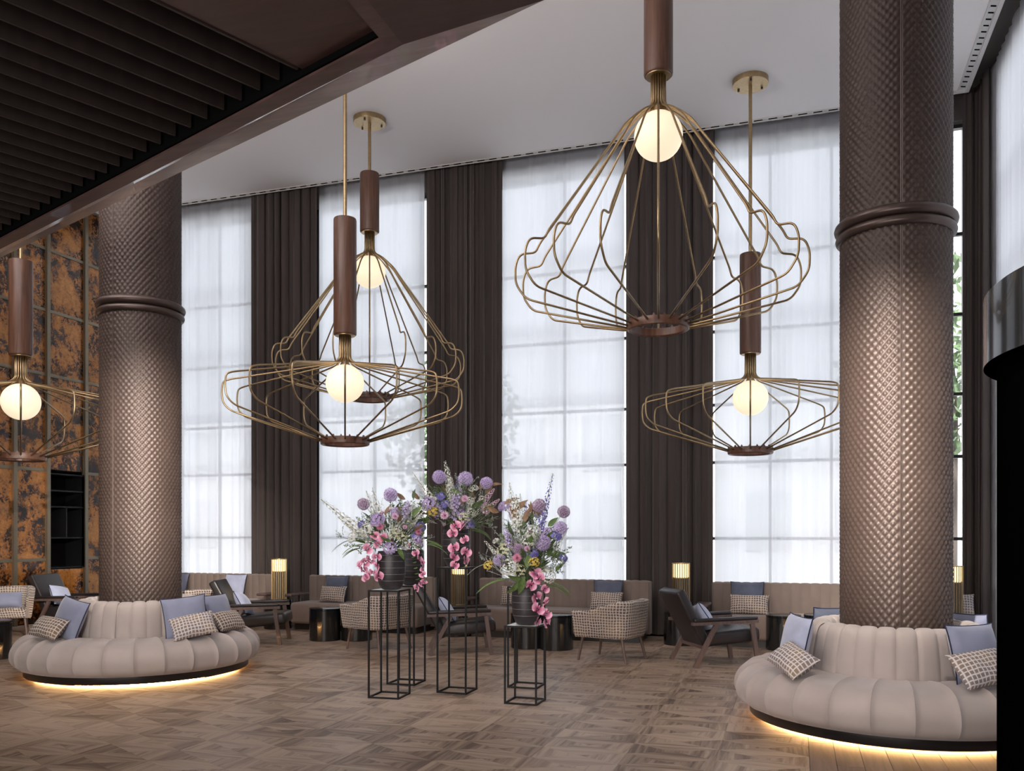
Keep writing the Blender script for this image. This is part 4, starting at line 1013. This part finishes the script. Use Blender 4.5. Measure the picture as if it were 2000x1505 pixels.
def bouquet(cx, cyc, zb, label, items, filler, seed, spread=(.30, .20, .26), zc=.22, leafmix=(3, 1, 3)):
    rnd = random.Random(seed); X, Y = c2r(cx, cyc); t = empty('flower_arrangement', (X, Y, zb), 0, label, 'flowers')
    mouth = Vector((0, 0, 0))
    def loc(px, py, dy_):
        yc = cyc+dy_; x, y = c2r((px-1000)/F*yc, yc); return Vector((x-X, y-Y, H+(YH-py)/F*yc-zb))
    def place(name, me, p, q, s=1.0, stem=True):
        o = inst(name, me, t, p); o.rotation_mode = 'QUATERNION'; o.rotation_quaternion = q; o.scale = (s, s, s)
        if stem:
            k = Vector((p.x*.3, p.y*.3, max(.08, p.z*.5))); MB().tube([mouth, k, p], [.003, .003, .0022], 5).obj('stem', K['stem'], t)
    def toward(d, tw=0): return d.to_track_quat('Z', 'Y') @ Quaternion((0, 0, 1), tw)
    tocam = Vector((-c2r(0, 1)[0], -c2r(0, 1)[1], .15)).normalized()
    for it in items:
        k, px, py = it[0], it[1], it[2]; dy_ = it[3] if len(it) > 3 else -.1; s = it[4] if len(it) > 4 else 1.0
        p = loc(px, py, dy_); out = (p+Vector((0, 0, .10))).normalized()
        if k in ('lilac', 'mauve'): place('allium', A_[k][0], p, toward(out), s)
        elif k.startswith('sp_'):   # spike: px, py is its tip
            me = SP[k[3:]]; L_ = .34*s*(.75 if k in ('sp_lilac', 'sp_pp') else 1.0); d = p.normalized() if p.length > .05 else Vector((0, 0, 1))
            d = (p-Vector((0, 0, -.04))).normalized(); place('flower_spike', me, p-d*L_, toward(d), s, True)
        elif k == 'aster': place('aster', AS, p, toward((tocam+out*.4).normalized()), s)
        elif k == 'apk': place('aster', APK, p, toward((tocam+out*.4).normalized()), s)
        elif k.startswith('cl_'): place('flower_cluster', CLU[k[3:]], p, toward((tocam*.7+out).normalized()), s)
        elif k == 'orchid':
            yaw = math.atan2(tocam.y, tocam.x)+PI/2+rnd.uniform(-1.2, 1.2)
            place('orchid', ORC[rnd.randrange(2)], p, Quaternion((0, 0, 1), yaw) @ Quaternion((1, 0, 0), rnd.uniform(-.9, .3)) @ Quaternion((0, 1, 0), rnd.uniform(-.9, .9)), s*rnd.uniform(.85, 1.15), False)
        elif k in ('fern', 'fern2'):
            a = it[5] if len(it) > 5 else 0; place('fern_frond', FE if k == 'fern' else FE2, p, Quaternion((0, 0, 1), a+math.radians(18.2)), s, False)
        elif k.startswith('lf_'):
            a = it[5] if len(it) > 5 else rnd.uniform(0, 6.28); place('leaf', LF[k[3:]], p, Quaternion((0, 0, 1), math.radians(18.2)) @ Quaternion((0, 1, 0), -a) @ Quaternion((1, 0, 0), rnd.uniform(.6, 1.4)), s, False)
    for _ in range(filler):
        d = rv(rnd); r = rnd.random()**.5; p = Vector((d.x*spread[0]*r, d.y*spread[1]*r, zc+d.z*spread[2]*r)); p.z = max(p.z, .015)
        me = SG[rnd.choices((0, 1, 2, 3), (4, 4, 4, 4))[0]]; place('foliage_sprig', me, p*.72, toward((p+Vector((0, 0, .06))).normalized(), rnd.random()*6), rnd.uniform(.7, 1.15), False)
    for _ in range(filler//2):
        d = rv(rnd); d.z = d.z*.8+.1; r = .7+.35*rnd.random(); p = Vector((d.x*spread[0]*r, d.y*spread[1]*r, zc+d.z*spread[2]*r)); p.z = max(p.z, .03)
        me = LF[rnd.choices(('green', 'brown', 'dark'), leafmix)[0]]; place('leaf', me, p*.8, (p*.8+Vector((0, 0, .05))).to_track_quat('X', 'Z') @ Quaternion((1, 0, 0), rnd.uniform(-1, 1)), rnd.uniform(.75, 1.25), False)
    for _ in range(filler//3):
        d = rv(rnd); r = .55+.4*rnd.random(); p = Vector((d.x*spread[0]*r, d.y*spread[1]*r, zc+d.z*spread[2]*r)); p.z = max(p.z, .05)
        me = rnd.choice((CLU['white'], CLU['cream'], CLU['lilac'], CLU['white'], AS)); place('flower_cluster', me, p, toward((tocam*.6+p.normalized()).normalized()), rnd.uniform(.45, .75))
    return t
def chain(pts):   # orchid cascade pixel list
    return [('orchid', x, y, -.16, 1.0) for x, y in pts]
L1 = [('lilac', 763, 966, -.05, 1.15), ('lilac', 773, 1000, -.1, .85), ('mauve', 741, 1012, -.12, .8), ('mauve', 710, 984, 0, 1.0), ('aster', 772, 1009, -.18, .9), ('apk', 743, 1029, -.18, 1.0), ('sp_lilac', 808, 985, -.05, 1.0), ('sp_lilac', 798, 975, -.12, .9), ('cl_lilac', 738, 1016, -.16, 1.1),
  ('sp_thin', 627, 975, 0, 1.45), ('sp_thin', 660, 1010, -.05, 1.1), ('sp_thin', 715, 958, 0, 1.2), ('sp_thin', 727, 952, .05, 1.2), ('sp_white', 668, 1020, -.05, .9), ('cl_white', 716, 1036, -.15, 1.1), ('cl_white', 690, 1050, -.1, .9), ('cl_grey', 672, 1050, -.05, 1.0), ('cl_cream', 770, 1042, -.2, .9), ('cl_cream', 785, 1048, -.15, .9), ('cl_violet', 821, 1030, -.1, 1.0), ('apk', 817, 1039, -.17, .8), ('cl_violet', 812, 1048, -.12, .9),
  ('cl_violet', 706, 1025, -.05, .7), ('cl_grey', 800, 1030, -.15, 1.0), ('cl_lilac', 762, 1070, -.15, 1.0), ('fern', 712, 1062, -.12, .85, PI+.2), ('fern', 705, 1070, -.05, .8, PI-.3), ('fern2', 700, 1052, 0, .9, PI), ('fern', 790, 1060, -.1, .8, .3), ('fern', 830, 1062, 0, .9, .1), ('lf_brown', 752, 1008, -.15, 1.0, 1.3), ('lf_brown', 792, 975, 0, .9, 2.6), ('lf_green', 803, 1010, -.15, 1.1, .9), ('lf_green', 765, 1055, -.2, .9, 3.0), ('lf_dark', 808, 975, 0, .8, 1.6), ('lf_green', 775, 1070, -.15, 1.0, 5.4)]
L1 += chain([(733, 1048), (748, 1050), (738, 1062), (718, 1072), (736, 1087), (712, 1098), (722, 1095), (738, 1106), (708, 1112), (716, 1124), (738, 1126), (728, 1118), (704, 1104), (716, 1128)])
L1 += [('orchid', x, y, -.16, .75) for x, y in ((800, 1066), (812, 1080), (818, 1090), (824, 1098), (826, 1110), (826, 1122), (822, 1140), (815, 1148), (828, 1136))]
L1 += [('lf_green', 812+i*2, 1085+i*11, -.14, .35, 3.6) for i in range(5)]
bouquet(-1.13, 8.05, 1.36, 'lilac and pink flower arrangement in the front left vase', L1, 66, 1, (.42, .2, .27), .2)
L2 = [('lilac', 858, 931, -.05, 1.15), ('lilac', 909, 935, -.08, 1.25), ('lilac', 950, 943, 0, 1.05), ('sp_thin', 869, 900, .05, 1.2), ('sp_thin', 875, 912, 0, 1.0), ('sp_white', 803, 918, -.02, 1.1), ('sp_white', 815, 935, -.05, .95), ('sp_white', 880, 930, -.08, 1.0), ('sp_white', 872, 945, -.1, .8), ('sp_lilac', 900, 950, -.12, 1.1), ('sp_lilac', 886, 962, -.16, 1.0), ('sp_lilac', 828, 965, -.05, 1.0), ('cl_lilac', 838, 985, -.12, 1.1),
  ('sp_violet', 850, 960, -.05, .6), ('sp_violet', 893, 935, -.1, .8), ('aster', 908, 975, -.16, 1.0), ('aster', 869, 1007, -.2, 1.15), ('cl_yellow', 846, 1000, -.16, 1.1), ('cl_violet', 862, 970, -.1, .9), ('cl_violet', 870, 985, -.14, .8), ('sp_pp', 965, 955, -.1, .9), ('sp_pp', 975, 975, -.12, .8), ('cl_cream', 905, 1010, -.18, .8), ('cl_grey', 955, 1030, -.1, 1.0), ('cl_grey', 870, 1025, -.18, .9),
  ('cl_violet', 922, 1024, -.15, .7), ('lf_brown', 935, 955, 0, 1.1, .8), ('lf_brown', 950, 965, 0, 1.2, 1.2), ('lf_brown', 928, 975, -.05, 1.0, 2.0), ('lf_brown', 955, 950, .05, 1.1, .4), ('lf_brown', 820, 975, 0, .9, 2.4), ('lf_dark', 918, 990, -.1, 1.1, .4), ('lf_green', 905, 965, -.12, 1.0, 2.8), ('lf_green', 840, 1012, -.15, 1.0, 3.4), ('fern', 838, 1018, -.12, .8, PI), ('fern', 915, 1030, -.16, 1.0, .5), ('fern', 920, 1035, -.1, .8, .2),
  ('fern', 830, 1040, 0, .9, PI+.3), ('cl_white', 940, 985, -.05, .8)]
L2 += [('orchid', x, y, -.17, s) for x, y, s in ((890, 1028, 1.2), (885, 1042, 1.2), (904, 1028, 1.0), (908, 1054, 1.1), (888, 1070, 1.25), (910, 1078, 1.0), (886, 1088, 1.1), (908, 1094, 1.1), (888, 1104, 1.0))]
bouquet(-.54, 8.32, 1.555, 'tallest purple and white flower arrangement in the middle vase', L2, 66, 2, (.40, .2, .25), .22, (2, 3, 3))
L3 = [('mauve', 1053, 987, 0, 1.1), ('mauve', 1101, 999, .05, 1.0), ('lilac', 1094, 1031, -.05, 1.1), ('lilac', 1061, 1060, -.14, 1.25), ('lilac', 976, 1093, -.12, 1.0), ('mauve', 1012, 1072, -.14, .9), ('apk', 1010, 1090, -.18, 1.1), ('aster', 1030, 1072, -.18, .8), ('sp_vthin', 1079, 930, 0, 1.3), ('sp_vthin', 1072, 975, -.05, .9), ('sp_violet', 1065, 1000, -.05, .7), ('sp_violet', 1027, 980, .05, .6), ('cl_violet', 1085, 1048, -.08, 1.0), ('cl_violet', 1040, 1082, -.15, 1.0),
  ('cl_violet', 1098, 1090, -.08, .9), ('sp_violet', 990, 1035, -.08, .7), ('sp_lilac', 985, 1028, -.1, .8), ('cl_yellow', 1043, 1098, -.2, 1.1), ('cl_yellow', 954, 1104, -.12, 1.0), ('cl_white', 995, 1108, -.18, 1.3), ('cl_white', 1040, 1040, -.1, 1.2), ('cl_white', 1035, 1055, -.1, 1.2), ('cl_white', 1070, 1125, -.15, 1.1), ('cl_cream', 985, 1075, -.12, 1.1), ('cl_cream', 1015, 1115, -.17, 1.0), ('sp_thin', 995, 942, .1, 1.2), ('sp_thin', 1008, 965, .05, 1.0), ('sp_white', 1010, 970, .05, .8),
  ('sp_thin', 1110, 1030, 0, .9), ('sp_white', 1100, 1045, -.05, .7), ('sp_thin', 946, 1055, -.05, .9), ('sp_thin', 955, 1065, -.05, .7), ('lf_brown', 985, 985, .1, 1.2, .6), ('lf_brown', 1005, 1000, .05, 1.3, .9), ('lf_brown', 1015, 1012, .05, 1.2, 2.4), ('lf_brown', 975, 1000, .1, 1.1, 2.8), ('lf_brown', 1025, 1020, 0, 1.1, 1.4), ('lf_dark', 1015, 1035, 0, 1.3, 1.0), ('lf_dark', 1005, 1045, 0, 1.2, 2.2), ('lf_green', 1070, 1028, -.05, 1.0, .8), ('lf_green', 1085, 1115, -.1, .9, .9),
  ('lf_big', 1025, 1128, -.22, 1.0, 3.3), ('lf_big', 1022, 1125, -.25, 1.0, 4.55), ('lf_big', 1012, 1135, -.2, .9, 4.2), ('lf_green', 1030, 1110, -.2, 1.2, 1.5), ('lf_green', 1075, 1085, -.1, 1.1, .3), ('fern', 1055, 1132, -.15, 1.15, .15), ('fern', 1060, 1140, -.1, 1.0, -.2), ('fern', 990, 1130, -.1, 1.15, PI+.1), ('fern', 1065, 1082, -.1, .8, .4), ('fern2', 960, 1100, 0, .8, PI), ('cl_grey', 950, 1095, 0, 1.0)]
L3 += [('orchid', x, y, -.18, s) for x, y, s in ((1046, 1122, 1.2), (1054, 1130, 1.1), (1036, 1143, 1.2), (1064, 1150, .9), (1046, 1166, 1.3), (1067, 1176, 1.0), (1050, 1190, 1.25), (1067, 1199, 1.0), (1048, 1213, 1.2), (1066, 1216, 1.0))]
bouquet(.13, 7.79, 1.055, 'violet, white and yellow flower arrangement in the lowest right vase', L3, 70, 3, (.36, .2, .30), .28)
bouquet(.16, 8.60, 1.355, 'bronze-leaved flower arrangement in the rear right vase', [('lf_brown', 1000+i*9, 985+((i*37) % 40), 0, 1.3, .4*i) for i in range(8)]+[('sp_white', 1015, 960, 0, .9), ('cl_lilac', 985, 990, 0, 1.0), ('sp_pp', 990, 975, 0, .8)], 12, 4, (.22, .2, .2), .18)
bouquet(-1.03, 8.79, 1.355, 'small purple flower arrangement in the rear left vase', [('cl_lilac', 800, 1030, 0, 1.0), ('sp_white', 820, 990, 0, .8), ('fern', 835, 1060, 0, 1.0, .1), ('fern', 830, 1055, .1, 1.0, -.3)], 12, 5, (.24, .18, .18), .16)
